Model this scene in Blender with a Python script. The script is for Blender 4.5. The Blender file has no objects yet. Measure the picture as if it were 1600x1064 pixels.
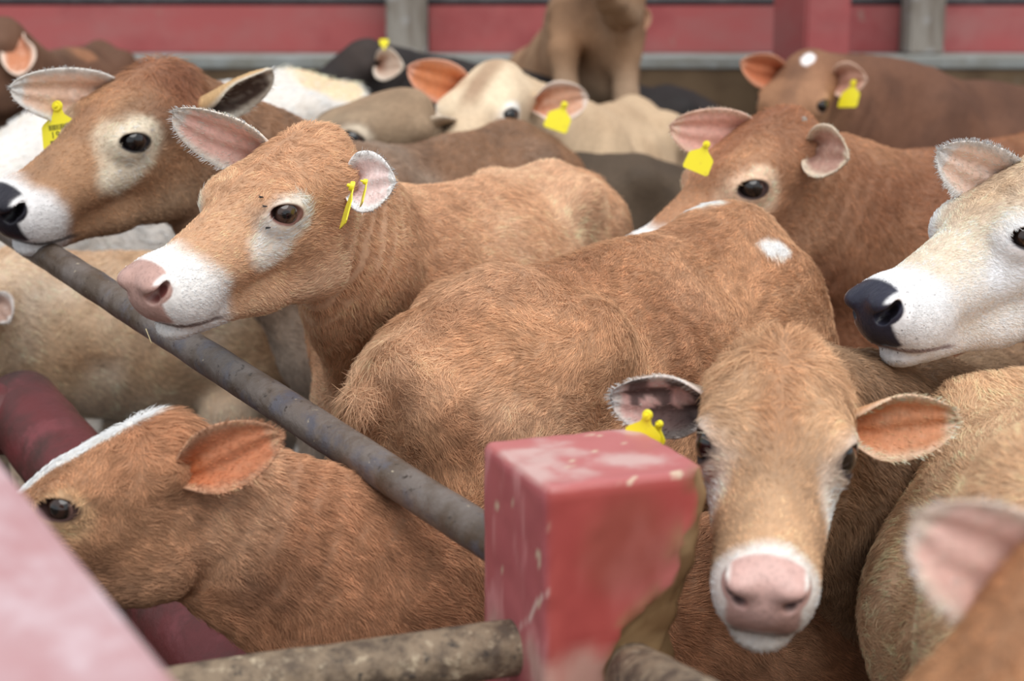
import bpy, bmesh, math, random, time
import numpy as np
import openvdb
from mathutils import Vector, Matrix

T_START = time.time()
FUR = 1.0                                    # strand density of the coats
rng = np.random.default_rng(7)
random.seed(7)
C = bpy.context.scene.collection
scene = bpy.context.scene

# ------------------------------------------------------------------ camera, sky, light, exposure
F_PX, CX, CY, CAM_Z = 2600.0, 800.0, 532.0, 1.72
PITCH = math.atan(568 / 2600.0)
RIGHT = np.array([1.0, 0, 0])
FWD = np.array([0, math.cos(PITCH), -math.sin(PITCH)])
UPV = np.array([0, math.sin(PITCH), math.cos(PITCH)])
EYE = np.array([0, 0, CAM_Z])

cam_data = bpy.data.cameras.new('camera')
cam = bpy.data.objects.new('camera', cam_data)
C.objects.link(cam)
cam.location = EYE
cam.rotation_euler = (math.pi / 2 - PITCH, 0, 0)
cam_data.sensor_width = 36.0
cam_data.lens = 36.0 * F_PX / 1600.0
cam_data.clip_start = 0.05
cam_data.clip_end = 100
cam_data.dof.use_dof = True
cam_data.dof.focus_distance = 2.75
cam_data.dof.aperture_fstop = 3.0
cam_data.dof.aperture_blades = 0
scene.camera = cam

world = bpy.data.worlds.new('overcast')
scene.world = world
world.use_nodes = True
wn = world.node_tree.nodes
bg = wn['Background']
bg.inputs[0].default_value = (0.90, 0.95, 1.0, 1)
bg.inputs[1].default_value = 0.74

sun_d = bpy.data.lights.new('sun', 'SUN')
sun_d.energy = 2.55
sun_d.angle = math.radians(60)
sun_d.color = (1.0, 0.97, 0.93)
sun = bpy.data.objects.new('sun', sun_d)
C.objects.link(sun)
sun.rotation_euler = (math.radians(28), math.radians(10), 0)

scene.view_settings.view_transform = 'Standard'
scene.view_settings.look = 'None'
scene.view_settings.gamma = 1.0
scene.view_settings.use_curve_mapping = False
scene.view_settings.exposure = 0.16
scene.cycles.max_bounces = 5
scene.cycles.diffuse_bounces = 3


# ------------------------------------------------------------------ helpers
def at(px, py, Y):
    d = FWD + RIGHT * (px - CX) / F_PX - UPV * (py - CY) / F_PX
    return EYE + d * (Y / d[1])


def proj(P):
    q = P - EYE
    z = q @ FWD
    z = np.where(np.abs(z) < 1e-6, 1e-6, z)
    return CX + F_PX * (q @ RIGHT) / z, CY - F_PX * (q @ UPV) / z, z


def S(r, g, b):
    def f(c):
        c /= 255.0
        return c / 12.92 if c <= 0.04045 else ((c + 0.055) / 1.055) ** 2.4
    return np.array([f(r), f(g), f(b)])


def unit(v):
    v = np.asarray(v, float)
    return v / (np.linalg.norm(v) + 1e-12)


def sm(a, b, x):
    t = np.clip((x - a) / (b - a), 0, 1)
    return t * t * (3 - 2 * t)


def hash3(i, j, k, seed):
    h = (i.astype(np.int64) * 374761393 + j.astype(np.int64) * 668265263 + k.astype(np.int64) * 2147483647 + seed * 974711) & 0x7fffffff
    h = ((h ^ (h >> 13)) * 1274126177) & 0x7fffffff
    h = ((h ^ (h >> 16)) * 668265263) & 0x7fffffff
    return ((h ^ (h >> 11)) & 0xffff) / 65535.0


def noise(P, scale, seed=0):
    q = P * scale
    i = np.floor(q)
    f = q - i
    f = f * f * (3 - 2 * f)
    i = i.astype(np.int64)
    r = 0
    for a in (0, 1):
        for b in (0, 1):
            for c in (0, 1):
                w = (f[:, 0] if a else 1 - f[:, 0]) * (f[:, 1] if b else 1 - f[:, 1]) * (f[:, 2] if c else 1 - f[:, 2])
                r = r + w * hash3(i[:, 0] + a, i[:, 1] + b, i[:, 2] + c, seed)
    return r


def fbm(P, scale, seed=0, octaves=3):
    r, a, t = 0, 1.0, 0
    for o in range(octaves):
        r = r + a * noise(P, scale * 2 ** o, seed + 17 * o)
        t += a
        a *= 0.55
    return r / t


def mix(a, b, t):
    t = np.asarray(t)[:, None]
    return a * (1 - t) + b * t


def link(name, me, parent=None, mat=None):
    o = bpy.data.objects.new(name, me)
    C.objects.link(o)
    if parent is not None:
        o.parent = parent
    if mat is not None:
        me.materials.append(mat)
    return o


def mesh_np(name, V, faces_list, smooth=True):
    """faces_list: list of int arrays (n, k)"""
    me = bpy.data.meshes.new(name)
    loops = np.concatenate([f.ravel() for f in faces_list]).astype(np.int32)
    tot = np.concatenate([np.full(len(f), f.shape[1], np.int32) for f in faces_list])
    start = np.concatenate([[0], np.cumsum(tot)[:-1]]).astype(np.int32)
    me.vertices.add(len(V))
    me.vertices.foreach_set('co', V.astype(np.float32).ravel())
    me.loops.add(len(loops))
    me.loops.foreach_set('vertex_index', loops)
    me.polygons.add(len(tot))
    me.polygons.foreach_set('loop_start', start)
    me.update(calc_edges=True)
    me.polygons.foreach_set('use_smooth', np.full(len(tot), smooth))
    return me


def set_col(me, col, wet=None):
    a = me.attributes.new('Col', 'FLOAT_COLOR', 'POINT')
    a.data.foreach_set('color', np.concatenate([col, np.ones((len(col), 1))], 1).astype(np.float32).ravel())
    if wet is not None:
        b = me.attributes.new('wet', 'FLOAT', 'POINT')
        b.data.foreach_set('value', wet.astype(np.float32))


def tagit(o, label, cat, group=None, kind=None):
    o['label'] = label
    o['category'] = cat
    if group:
        o['group'] = group
    if kind:
        o['kind'] = kind


# ------------------------------------------------------------------ materials
def new_mat(name):
    m = bpy.data.materials.new(name)
    m.use_nodes = True
    return m, m.node_tree.nodes, m.node_tree.links, m.node_tree.nodes['Principled BSDF']


def mat_coat():
    m, n, l, b = new_mat('cow_coat')
    a = n.new('ShaderNodeAttribute'); a.attribute_name = 'Col'
    w = n.new('ShaderNodeAttribute'); w.attribute_name = 'wet'
    tc = n.new('ShaderNodeTexCoord')
    nz = n.new('ShaderNodeTexNoise'); nz.inputs['Scale'].default_value = 160; nz.inputs['Detail'].default_value = 3
    mp = n.new('ShaderNodeMapping'); mp.inputs['Scale'].default_value = (0.45, 1, 0.6)
    l.new(tc.outputs['Object'], mp.inputs[0]); l.new(mp.outputs[0], nz.inputs['Vector'])
    mr = n.new('ShaderNodeMapRange'); mr.inputs[3].default_value = 0.72; mr.inputs[4].default_value = 1.25
    l.new(nz.outputs[0], mr.inputs[0])
    inv = n.new('ShaderNodeMath'); inv.operation = 'SUBTRACT'; inv.inputs[0].default_value = 1.0
    l.new(w.outputs['Fac'], inv.inputs[1])
    mx = n.new('ShaderNodeMix'); mx.data_type = 'RGBA'; mx.blend_type = 'MULTIPLY'
    l.new(inv.outputs[0], mx.inputs[0]); l.new(a.outputs['Color'], mx.inputs[6])
    cmb = n.new('ShaderNodeCombineColor')
    for k in range(3):
        l.new(mr.outputs[0], cmb.inputs[k])
    l.new(cmb.outputs[0], mx.inputs[7])
    l.new(mx.outputs[2], b.inputs['Base Color'])
    r = n.new('ShaderNodeMapRange'); r.inputs[3].default_value = 0.75; r.inputs[4].default_value = 0.3
    l.new(w.outputs['Fac'], r.inputs[0]); l.new(r.outputs[0], b.inputs['Roughness'])
    b.inputs['Specular IOR Level'].default_value = 0.3
    bp = n.new('ShaderNodeBump'); bp.inputs['Strength'].default_value = 0.35; bp.inputs['Distance'].default_value = 0.004
    l.new(nz.outputs[0], bp.inputs['Height']); l.new(bp.outputs[0], b.inputs['Normal'])
    return m


def mat_hair():
    m, n, l, b = new_mat('cow_hair')
    a = n.new('ShaderNodeAttribute'); a.attribute_name = 'Col'
    l.new(a.outputs['Color'], b.inputs['Base Color'])
    b.inputs['Roughness'].default_value = 0.55
    b.inputs['Specular IOR Level'].default_value = 0.25
    na = n.new('ShaderNodeAttribute'); na.attribute_name = 'skin_normal'
    vt = n.new('ShaderNodeVectorTransform'); vt.vector_type = 'NORMAL'; vt.convert_from = 'OBJECT'; vt.convert_to = 'WORLD'
    l.new(na.outputs['Vector'], vt.inputs[0])
    ge = n.new('ShaderNodeNewGeometry')
    mx = n.new('ShaderNodeMix'); mx.data_type = 'VECTOR'; mx.inputs[0].default_value = 0.3
    l.new(vt.outputs[0], mx.inputs[4]); l.new(ge.outputs['Normal'], mx.inputs[5])
    nv = n.new('ShaderNodeVectorMath'); nv.operation = 'NORMALIZE'
    df = n.new('ShaderNodeBsdfDiffuse')
    l.new(a.outputs['Color'], df.inputs['Color'])
    l.new(mx.outputs[1], nv.inputs[0]); l.new(nv.outputs[0], df.inputs['Normal'])
    gl = n.new('ShaderNodeMixShader'); gl.inputs[0].default_value = 0.12
    l.new(df.outputs[0], gl.inputs[1]); l.new(b.outputs[0], gl.inputs[2])
    l.new(gl.outputs[0], n['Material Output'].inputs['Surface'])
    return m


def mat_attr(name, rough=0.2, spec=0.5, coat=0.0):
    m, n, l, b = new_mat(name)
    a = n.new('ShaderNodeAttribute'); a.attribute_name = 'Col'
    l.new(a.outputs['Color'], b.inputs['Base Color'])
    b.inputs['Roughness'].default_value = rough
    b.inputs['Specular IOR Level'].default_value = spec
    b.inputs['Coat Weight'].default_value = coat
    b.inputs['Coat Roughness'].default_value = 0.03
    return m


def mat_layers(name, base, layers, rough=0.6, bump=0.0, bump_scale=40, spec=0.4, metallic=0.0):
    """layers: (colour, noise scale, threshold, softness, stretch xyz) painted over base by procedural noise on Object coordinates"""
    m, n, l, b = new_mat(name)
    tc = n.new('ShaderNodeTexCoord')
    cur = None
    for i, (colr, sc, th, soft, st) in enumerate(layers):
        mp = n.new('ShaderNodeMapping'); mp.inputs['Scale'].default_value = st
        mp.inputs['Location'].default_value = (i * 3.7, i * 1.9, i * 5.3)
        l.new(tc.outputs['Object'], mp.inputs[0])
        nz = n.new('ShaderNodeTexNoise'); nz.inputs['Scale'].default_value = sc
        nz.inputs['Detail'].default_value = 6; nz.inputs['Roughness'].default_value = 0.62
        l.new(mp.outputs[0], nz.inputs['Vector'])
        mr = n.new('ShaderNodeMapRange'); mr.inputs[1].default_value = th - soft; mr.inputs[2].default_value = th + soft
        l.new(nz.outputs[0], mr.inputs[0])
        mx = n.new('ShaderNodeMix'); mx.data_type = 'RGBA'
        l.new(mr.outputs[0], mx.inputs[0])
        if cur is None:
            mx.inputs[6].default_value = (*base, 1)
        else:
            l.new(cur, mx.inputs[6])
        mx.inputs[7].default_value = (*colr, 1)
        cur = mx.outputs[2]
    if cur is None:
        b.inputs['Base Color'].default_value = (*base, 1)
    else:
        l.new(cur, b.inputs['Base Color'])
    b.inputs['Roughness'].default_value = rough
    b.inputs['Specular IOR Level'].default_value = spec
    b.inputs['Metallic'].default_value = metallic
    if bump:
        nb = n.new('ShaderNodeTexNoise'); nb.inputs['Scale'].default_value = bump_scale; nb.inputs['Detail'].default_value = 5
        l.new(tc.outputs['Object'], nb.inputs['Vector'])
        bp = n.new('ShaderNodeBump'); bp.inputs['Strength'].default_value = bump; bp.inputs['Distance'].default_value = 0.01
        l.new(nb.outputs[0], bp.inputs['Height']); l.new(bp.outputs[0], b.inputs['Normal'])
    return m


ONE = (1, 1, 1)
M_COAT = mat_coat()
M_HAIR = mat_hair()
M_EYE = mat_attr('eyeball', 0.12, 0.5, 0.6)
M_TAG = mat_layers('tag_yellow', S(240, 226, 48), [(S(215, 190, 60), 45, 0.66, 0.08, ONE)], 0.35)
M_INK = mat_layers('tag_ink', S(55, 55, 40), [], 0.7)
M_PIPE = mat_layers('galvanised_pipe', S(118, 108, 102),
                    [(S(92, 78, 66), 9, 0.52, 0.08, (1, 1, 0.5)), (S(98, 96, 104), 14, 0.6, 0.07, ONE),
                     (S(185, 172, 150), 70, 0.69, 0.03, ONE), (S(60, 50, 44), 60, 0.66, 0.05, ONE)], 0.42, 0.3, 60, 0.5, 0.25)
M_PIPE2 = mat_layers('dirty_pipe', S(132, 114, 94),
                     [(S(84, 70, 58), 26, 0.52, 0.09, ONE), (S(176, 160, 136), 48, 0.63, 0.06, ONE), (S(60, 52, 46), 60, 0.62, 0.06, ONE)],
                     0.7, 0.6, 60)
M_RED = mat_layers('red_paint', S(186, 76, 78),
                   [(S(200, 104, 104), 5, 0.56, 0.12, ONE), (S(166, 62, 62), 9, 0.6, 0.1, ONE),
                    (S(205, 160, 150), 14, 0.68, 0.03, ONE), (S(196, 182, 164), 30, 0.73, 0.02, ONE)], 0.45, 0.25, 40)
M_REDDARK = mat_layers('red_paint_dirty', S(104, 44, 46),
                       [(S(70, 42, 38), 6, 0.55, 0.1, ONE), (S(120, 58, 62), 10, 0.62, 0.07, ONE)], 0.5, 0.3, 40)
M_REDBOARD = mat_layers('red_board_paint', S(166, 84, 84),
                        [(S(160, 102, 100), 1.6, 0.55, 0.12, (1, 1, 2)), (S(150, 70, 72), 3, 0.6, 0.1, ONE), (S(150, 130, 118), 5, 0.70, 0.05, ONE)], 0.7)
M_REDSKY = mat_layers('red_paint_sky_sheen', S(184, 152, 156),  # red paint with the pale sky reflection mixed into its colour
                    [(S(176, 132, 134), 5, 0.55, 0.12, ONE), (S(206, 188, 194), 6, 0.6, 0.08, ONE), (S(170, 122, 124), 9, 0.66, 0.08, ONE)], 0.4, 0.1, 20)
M_CURB = mat_layers('concrete_wall', S(142, 146, 144), [(S(120, 116, 104), 3, 0.55, 0.1, ONE), (S(160, 165, 166), 5, 0.62, 0.08, ONE)], 0.9, 0.3, 30)
M_STAIN = mat_layers('stained_concrete', S(112, 92, 70), [(S(96, 78, 58), 2.5, 0.52, 0.12, ONE), (S(120, 122, 118), 2.0, 0.66, 0.06, ONE), (S(84, 66, 48), 6, 0.6, 0.1, ONE)], 0.9, 0.3, 20)
M_GREY = mat_layers('grey_post', S(146, 140, 132), [(S(118, 108, 98), 5, 0.55, 0.1, (3, 3, 0.6)), (S(165, 166, 168), 8, 0.62, 0.08, ONE)], 0.9, 0.3, 30)
M_UPPER = mat_layers('upper_wall', S(140, 122, 122), [(S(120, 100, 100), 2, 0.55, 0.1, ONE)], 0.9)
M_DARK = mat_layers('dark_metal', S(58, 54, 58), [(S(80, 76, 78), 8, 0.6, 0.1, ONE)], 0.5)
M_MUD = mat_layers('trodden_mud', S(74, 60, 46), [(S(48, 38, 30), 3, 0.5, 0.12, ONE), (S(100, 84, 64), 8, 0.64, 0.08, ONE)], 0.85, 0.8, 12)
M_STRAW = mat_layers('straw', S(226, 208, 160), [], 0.7)
M_FLY = mat_layers('fly_black', S(32, 30, 32), [], 0.35)


# ------------------------------------------------------------------ implicit surfaces
class Field:
    def __init__(self):
        self.prims = []

    def ell(self, c, r, R=None, k=0.05, op=1, reg='torso'):
        c = np.asarray(c, float); r = np.asarray(r, float)
        self.prims.append(('e', c, r, np.eye(3) if R is None else R, k, op, reg, c, r.max()))

    def cap(self, a, b, ra, rb, k=0.05, q=1.0, n=None, reg='torso', op=1):
        a = np.asarray(a, float); b = np.asarray(b, float)
        if n is not None:
            ax = unit(b - a)
            n = np.asarray(n, float) - ax * (np.asarray(n, float) @ ax)
            n = unit(n)
        self.prims.append(('c', a, b, (ra, rb, q, n), k, op, reg, (a + b) / 2, np.linalg.norm(b - a) / 2 + max(ra, rb)))

    @staticmethod
    def dist(p, P):
        if p[0] == 'e':
            q = (P - p[1]) @ p[3]
            k0 = np.linalg.norm(q / p[2], axis=-1)
            k1 = np.linalg.norm(q / (p[2] ** 2), axis=-1) + 1e-9
            return k0 * (k0 - 1) / k1
        a, b = p[1], p[2]
        ra, rb, q, n = p[3]
        v = P - a
        ba = b - a
        h = np.clip((v @ ba) / (ba @ ba), 0, 1)
        w = v - h[..., None] * ba
        if n is not None and q != 1.0:
            w = w + n * ((w @ n) * (1 / q - 1))[..., None]
            d = np.linalg.norm(w, axis=-1) - (ra + (rb - ra) * h)
            return d * (0.5 + 0.5 * q)
        return np.linalg.norm(w, axis=-1) - (ra + (rb - ra) * h)

    @staticmethod
    def comb(d, e, k, op):
        if op > 0:
            h = np.maximum(k - np.abs(d - e), 0) / k
            return np.minimum(d, e) - h * h * k * 0.25
        e = -e
        h = np.maximum(k - np.abs(d - e), 0) / k
        return np.maximum(d, e) + h * h * k * 0.25

    def eval(self, P):
        d = np.full(len(P), 0.12)
        for p in self.prims:
            m = ((P - p[7]) ** 2).sum(1) < (p[8] + p[4 if p[0] == 'c' else 4] + 0.06) ** 2
            if m.any():
                i = np.nonzero(m)[0]
                d[i] = self.comb(d[i], self.dist(p, P[i]), p[4], p[5])
        return d

    def regions(self, P):
        out = {}
        for p in self.prims:
            if p[5] < 0:
                continue
            r = out.setdefault(p[6], np.full(len(P), 1.0))
            m = ((P - p[7]) ** 2).sum(1) < (p[8] + 0.5) ** 2
            i = np.nonzero(m)[0]
            if len(i):
                r[i] = np.minimum(r[i], self.dist(p, P[i]))
        return out

    def mesh(self, h):
        lo = np.min([p[7] - p[8] for p in self.prims if p[5] > 0], 0) - 4 * h
        hi = np.max([p[7] + p[8] for p in self.prims if p[5] > 0], 0) + 4 * h
        n = np.ceil((hi - lo) / h).astype(int) + 1
        G = np.full(n, 0.12, np.float32)
        ax = [lo[i] + h * np.arange(n[i]) for i in range(3)]
        for p in self.prims:
            pad = p[8] + p[4] + 3 * h
            i0 = np.maximum(np.floor((p[7] - pad - lo) / h).astype(int), 0)
            i1 = np.minimum(np.ceil((p[7] + pad - lo) / h).astype(int) + 1, n)
            if (i1 <= i0).any():
                continue
            sl = tuple(slice(a, b) for a, b in zip(i0, i1))
            X, Y, Z = np.meshgrid(ax[0][sl[0]], ax[1][sl[1]], ax[2][sl[2]], indexing='ij')
            P = np.stack([X, Y, Z], -1)
            G[sl] = self.comb(G[sl], self.dist(p, P), p[4], p[5])
        g = openvdb.FloatGrid(0.12)
        g.copyFromArray(G)
        pts, quads = g.convertToQuads(0.0)
        V = np.asarray(pts, float) * h + lo
        Q = np.asarray(quads, int)[:, ::-1]
        T = np.concatenate([Q[:, [0, 1, 2]], Q[:, [0, 2, 3]]])
        return V, T

    def grad(self, P, e=0.0015):
        ks = np.array([[1, -1, -1], [-1, -1, 1], [-1, 1, -1], [1, 1, 1]], float)
        g = sum(k * self.eval(P + e * k)[:, None] for k in ks)
        return g / (np.linalg.norm(g, axis=1, keepdims=True) + 1e-12), np.linalg.norm(g, axis=1) / (4 * e)

    def snap(self, P, it=2):
        P = P.copy()
        for _ in range(it):
            d = self.eval(P)
            g, s = self.grad(P)
            P -= g * np.clip(d / np.maximum(s, 0.3), -0.012, 0.012)[:, None]
        return P


def refine(V, T, sel):
    """split every selected triangle in four; neighbours are closed with two or three triangles"""
    E = np.concatenate([T[:, [0, 1]], T[:, [1, 2]], T[:, [2, 0]]])
    E.sort(axis=1)
    key = E[:, 0].astype(np.int64) * len(V) + E[:, 1]
    uk, inv = np.unique(key, return_inverse=True)
    nT = len(T)
    mark = np.zeros(len(uk), bool)
    for c in range(3):
        mark[inv[c * nT:(c + 1) * nT][sel]] = True
    idx = np.full(len(uk), -1)
    idx[mark] = len(V) + np.arange(mark.sum())
    a, b = uk[mark] // len(V), uk[mark] % len(V)
    V2 = np.concatenate([V, (V[a] + V[b]) / 2])
    m = np.stack([idx[inv[c * nT:(c + 1) * nT]] for c in range(3)], 1)
    cnt = (m >= 0).sum(1)
    out = [T[cnt == 0]]
    s = cnt == 3
    t, e = T[s], m[s]
    out += [np.stack([t[:, 0], e[:, 0], e[:, 2]], 1), np.stack([e[:, 0], t[:, 1], e[:, 1]], 1),
            np.stack([e[:, 2], e[:, 1], t[:, 2]], 1), np.stack([e[:, 0], e[:, 1], e[:, 2]], 1)]
    for r in range(3):
        o = [r, (r + 1) % 3, (r + 2) % 3]
        s = (cnt == 1) & (m[:, r] >= 0)
        t, e = T[s][:, o], m[s][:, r]
        out += [np.stack([t[:, 0], e, t[:, 2]], 1), np.stack([e, t[:, 1], t[:, 2]], 1)]
        s = (cnt == 2) & (m[:, o[2]] < 0)
        t, e0, e1 = T[s][:, o], m[s][:, o[0]], m[s][:, o[1]]
        out += [np.stack([e0, t[:, 1], e1], 1), np.stack([t[:, 0], e0, e1], 1), np.stack([t[:, 0], e1, t[:, 2]], 1)]
    return V2, np.concatenate(out)


# ------------------------------------------------------------------ cattle
def body_axes(R):
    return R


def rot_from(fwd, up):
    x = unit(fwd); z = np.asarray(up, float); z = unit(z - x * (z @ x)); y = np.cross(z, x)
    return np.stack([x, y, z], 1)


def eye_rot(y):
    n_ = unit((.50, y * .85, .22))
    l_ = np.array([math.cos(.48), 0, math.sin(.48)])
    l_ = unit(l_ - n_ * (l_ @ n_))
    return np.stack([l_, n_, np.cross(l_, n_)], 1)


def head_prims(f, T, R, L, mw=1.0, bw=1.0, es=1.0):
    k = L

    def P(x, y, z):
        return T + R @ (np.array([x, y, z]) * L)

    def E(c, r, kk=.06, op=1, rot=None):
        f.ell(P(*c), np.array(r) * L, R if rot is None else R @ rot, kk * L, op, 'head')

    def Cp(a, b, ra, rb, kk=.06, q=1.0):
        f.cap(P(*a), P(*b), ra * L, rb * L, kk * L, q, R[:, 1] if q != 1 else None, 'head')
    E((.14, 0, -.19), (.22, .198 * bw, .19))
    E((.04, 0, -.105), (.12, .125, .10), .08)
    E((.27, 0, -.145), (.25, .198 * bw, .145), .08)
    Cp((.40, 0, -.165), (.87, 0, -.185), .135, .095, .08)
    for y in (-1, 1):
        E((.37, y * .135 * bw, -.105), (.12, .07, .07), .06)
        Cp((.34, y * .075, -.25), (.84, y * .05, -.215), .11, .08, .07)
        E((.24, y * .085, -.37), (.20, .08, .205), .08)
        Cp((.20, y * .07, -.53), (.52, y * .055, -.43), .055, .055, .08)
        Cp((.50, y * .055, -.435), (.80, y * .03, -.365), .055, .045, .08)
        E((.04, y * .15, -.18), (.06, .06, .06), .06)
    Cp((.2, 0, -.42), (.75, 0, -.29), .11, .075, .08)
    E((.880, 0, -.185), (.118, .128 * mw, .122), .05)
    for y in (-1, 1):
        E((.83, y * .078 * mw, -.245), (.11, .066 * mw, .100), .05)
    E((.838, 0, -.345), (.112, .093, .058), .02)
    for y in (-1, 1):
        # nostril rim, then the comma shaped opening
        E((.945, y * .062, -.115), (.05, .05, .03), .04)
        d = unit((-.62, y * .55, .45)); o = unit(np.cross(d, (0, 0, 1))); rr = np.stack([d, o, np.cross(d, o)], 1)
        E((.955, y * .085, -.140), (.050, .032, .020), .016, -1, rr)
        E((.975, y * .068, -.160), (.022, .022, .020), .014, -1)
        # lids and eye opening
        E((.395, y * .160 * bw, -.125), (.082, .054, .062), .05)
        E((.408, y * .212 * bw, -.116), (.063 * es, .045, .034 * es), .016, -1, eye_rot(y))


def ear_mesh(base, tip, nrm, width, roll=0.0, curl=1.0, thick=0.010, nu=26, nv=18, droop=0.0):
    """closed cupped leaf: returns V, quads, inner weight, rim weight, u, axis"""
    d = tip - base
    ln = np.linalg.norm(d)
    d = d / ln
    n = unit(nrm - d * (nrm @ d))
    sd = np.cross(d, n)
    base2 = base - d * ln * 0.10
    ln2 = ln * 1.10
    u = np.linspace(0, 1, nu)
    u = 1 - (1 - u) ** 1.25
    v = np.linspace(-1, 1, nv)
    U, W = np.meshgrid(u, v, indexing='ij')
    prof = (0.34 + 0.66 * sm(0, .5, U)) * np.sqrt(np.clip(1 - np.clip((U - .42) / .58, 0, 1) ** 2.3, 0.0004, 1))
    A = (2.7 - 1.85 * sm(.0, .7, U)) * curl
    hw = width * prof
    r = hw / np.maximum(A, .3) * 1.15
    ang = W * A + 0.25 * roll
    cpos = base2 + d * (U * ln2)[..., None] - n * (droop * ln * U ** 2)[..., None]
    V = cpos + sd * (r * np.sin(ang))[..., None] + n * (r * (1 - np.cos(ang)))[..., None]
    V = V + n * (0.004 * np.sin(W * 9 + U * 4))[..., None] * (1 - np.abs(W))[..., None]
    nr = n * np.cos(ang)[..., None] - sd * np.sin(ang)[..., None]
    th = thick * np.sqrt(np.clip(1 - np.abs(W) ** 3, 0.08, 1)) * np.sqrt(np.clip(1.02 - U ** 4, .05, 1))
    O = V - nr * (th * 0.5)[..., None]
    I = V + nr * (th * 0.5)[..., None]
    n1 = nu * nv
    ids = np.arange(n1).reshape(nu, nv)
    qo = np.stack([ids[:-1, :-1], ids[:-1, 1:], ids[1:, 1:], ids[1:, :-1]], -1).reshape(-1, 4)
    qi = qo[:, ::-1] + n1
    loop = list(ids[0, :]) + list(ids[1:, -1]) + list(ids[-1, -2::-1]) + list(ids[-2:0:-1, 0])
    loop = np.array(loop); nx = np.roll(loop, -1)
    qs = np.stack([nx, loop, loop + n1, nx + n1], 1)
    a_, b_, c_, d_ = [O.reshape(-1, 3)[qo[:, j]] for j in range(4)]
    if (np.cross(c_ - a_, d_ - b_) * (O - I).reshape(-1, 3)[qo[:, 0]]).sum() < 0:
        qo, qi, qs = qo[:, ::-1], qi[:, ::-1], qs[:, ::-1]
    rim = np.maximum(np.abs(W) ** 5, sm(.86, 1, U))
    inner = np.concatenate([np.zeros(n1), np.ones(n1)])
    return (np.concatenate([O.reshape(-1, 3), I.reshape(-1, 3)]), np.concatenate([qo, qi, qs]), inner,
            np.concatenate([rim.ravel(), rim.ravel()]), np.concatenate([U.ravel(), U.ravel()]), d, sd, n)


def eye_object(root, c, axis, r, iris, name='eye'):
    """ball with pupil and iris towards +axis"""
    bm = bmesh.new()
    bmesh.ops.create_uvsphere(bm, u_segments=32, v_segments=24, radius=r)
    me = bpy.data.meshes.new('eye')
    bm.to_mesh(me); bm.free()
    V = np.array([v.co for v in me.vertices]) / r
    ang = np.arccos(np.clip(V[:, 2], -1, 1))
    e = np.sqrt((V[:, 0] / 1.0) ** 2 + (V[:, 1] / .8) ** 2)
    col = mix(np.tile(S(14, 12, 14), (len(V), 1)), np.tile(iris, (len(V), 1)), sm(.30, .42, e))
    col = mix(col, np.tile(S(24, 17, 15), (len(V), 1)), sm(.72, .80, ang))
    col = mix(col, np.tile(S(120, 92, 84), (len(V), 1)), sm(1.0, 1.1, ang))
    set_col(me, col)
    me.polygons.foreach_set('use_smooth', np.full(len(me.polygons), True))
    o = link(name, me, root, M_EYE)
    o.location = c
    o.rotation_euler = Vector(axis).to_track_quat('Z', 'Y').to_euler()
    return o


def tag_object(root, loc, right, up, size, digits=None, thin=False):
    """yellow ear flag: narrow neck with a button above a wide plate; loc is the button"""
    outline = [(-.10, .10), (-.13, .02), (-.12, -.10), (-.16, -.22), (-.44, -.42), (-.50, -.50), (-.52, -1.02), (-.46, -1.10),
               (.46, -1.10), (.52, -1.02), (.50, -.50), (.44, -.42), (.16, -.22), (.12, -.10), (.13, .02), (.10, .10), (0, .13)]
    bm = bmesh.new()
    t = 0.0018
    f0 = [bm.verts.new((x * size, y * size, 0)) for x, y in outline]
    f1 = [bm.verts.new((x * size, y * size, t)) for x, y in outline]
    bm.faces.new(f1); bm.faces.new(f0[::-1])
    nn = len(outline)
    for i in range(nn):
        bm.faces.new((f0[i], f0[(i + 1) % nn], f1[(i + 1) % nn], f1[i]))
    bmesh.ops.recalc_face_normals(bm, faces=bm.faces)
    me = bpy.data.meshes.new('ear_tag'); bm.to_mesh(me); bm.free()
    o = link('ear_tag', me, root, M_TAG)
    r = unit(right); u = unit(np.asarray(up) - r * (np.asarray(up) @ r)); n = np.cross(r, u)
    M = Matrix(np.vstack([np.column_stack([r, u, n, loc]), [0, 0, 0, 1]]).tolist())
    o.matrix_local = M
    o['label'] = 'yellow plastic ear tag'
    bm = bmesh.new()
    bmesh.ops.create_cone(bm, cap_ends=True, segments=18, radius1=.15 * size, radius2=.12 * size, depth=.006)
    bmesh.ops.create_cone(bm, cap_ends=True, segments=12, radius1=.06 * size, radius2=.04 * size, depth=.005, matrix=Matrix.Translation((0, 0, .005)))
    me = bpy.data.meshes.new('tag_button'); bm.to_mesh(me); bm.free()
    b = link('tag_button', me, o, M_TAG); b.location = (0, 0, .004)
    if digits:
        y = -.55
        bm = bmesh.new()
        x = -.30
        rr = random.Random(3)
        while x < .34:
            w = rr.choice((.015, .03, .02))
            vs = [bm.verts.new((q[0] * size, q[1] * size, t + .0006)) for q in ((x, -.60), (x + w, -.60), (x + w, -.46), (x, -.46))]
            bm.faces.new(vs)
            x += w + rr.choice((.015, .025))
        me = bpy.data.meshes.new('barcode'); bm.to_mesh(me); bm.free()
        link('barcode', me, o, M_INK)
        for row, (txt, yy, sz) in enumerate(digits):
            cu = bpy.data.curves.new('tag_number', 'FONT')
            cu.body = txt; cu.size = sz * size; cu.align_x = 'CENTER'; cu.extrude = 0.0002
            cu.space_character = 1.15
            tmp = bpy.data.objects.new('tmp', cu); C.objects.link(tmp)
            dg = bpy.context.evaluated_depsgraph_get()
            me = bpy.data.meshes.new_from_object(tmp.evaluated_get(dg))
            bpy.data.objects.remove(tmp)
            me.name = 'tag_number'
            me.materials.clear()
            tx = link('tag_number', me, o, M_INK)
            tx.location = (0, yy * size, t + .0006)
    return o


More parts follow.
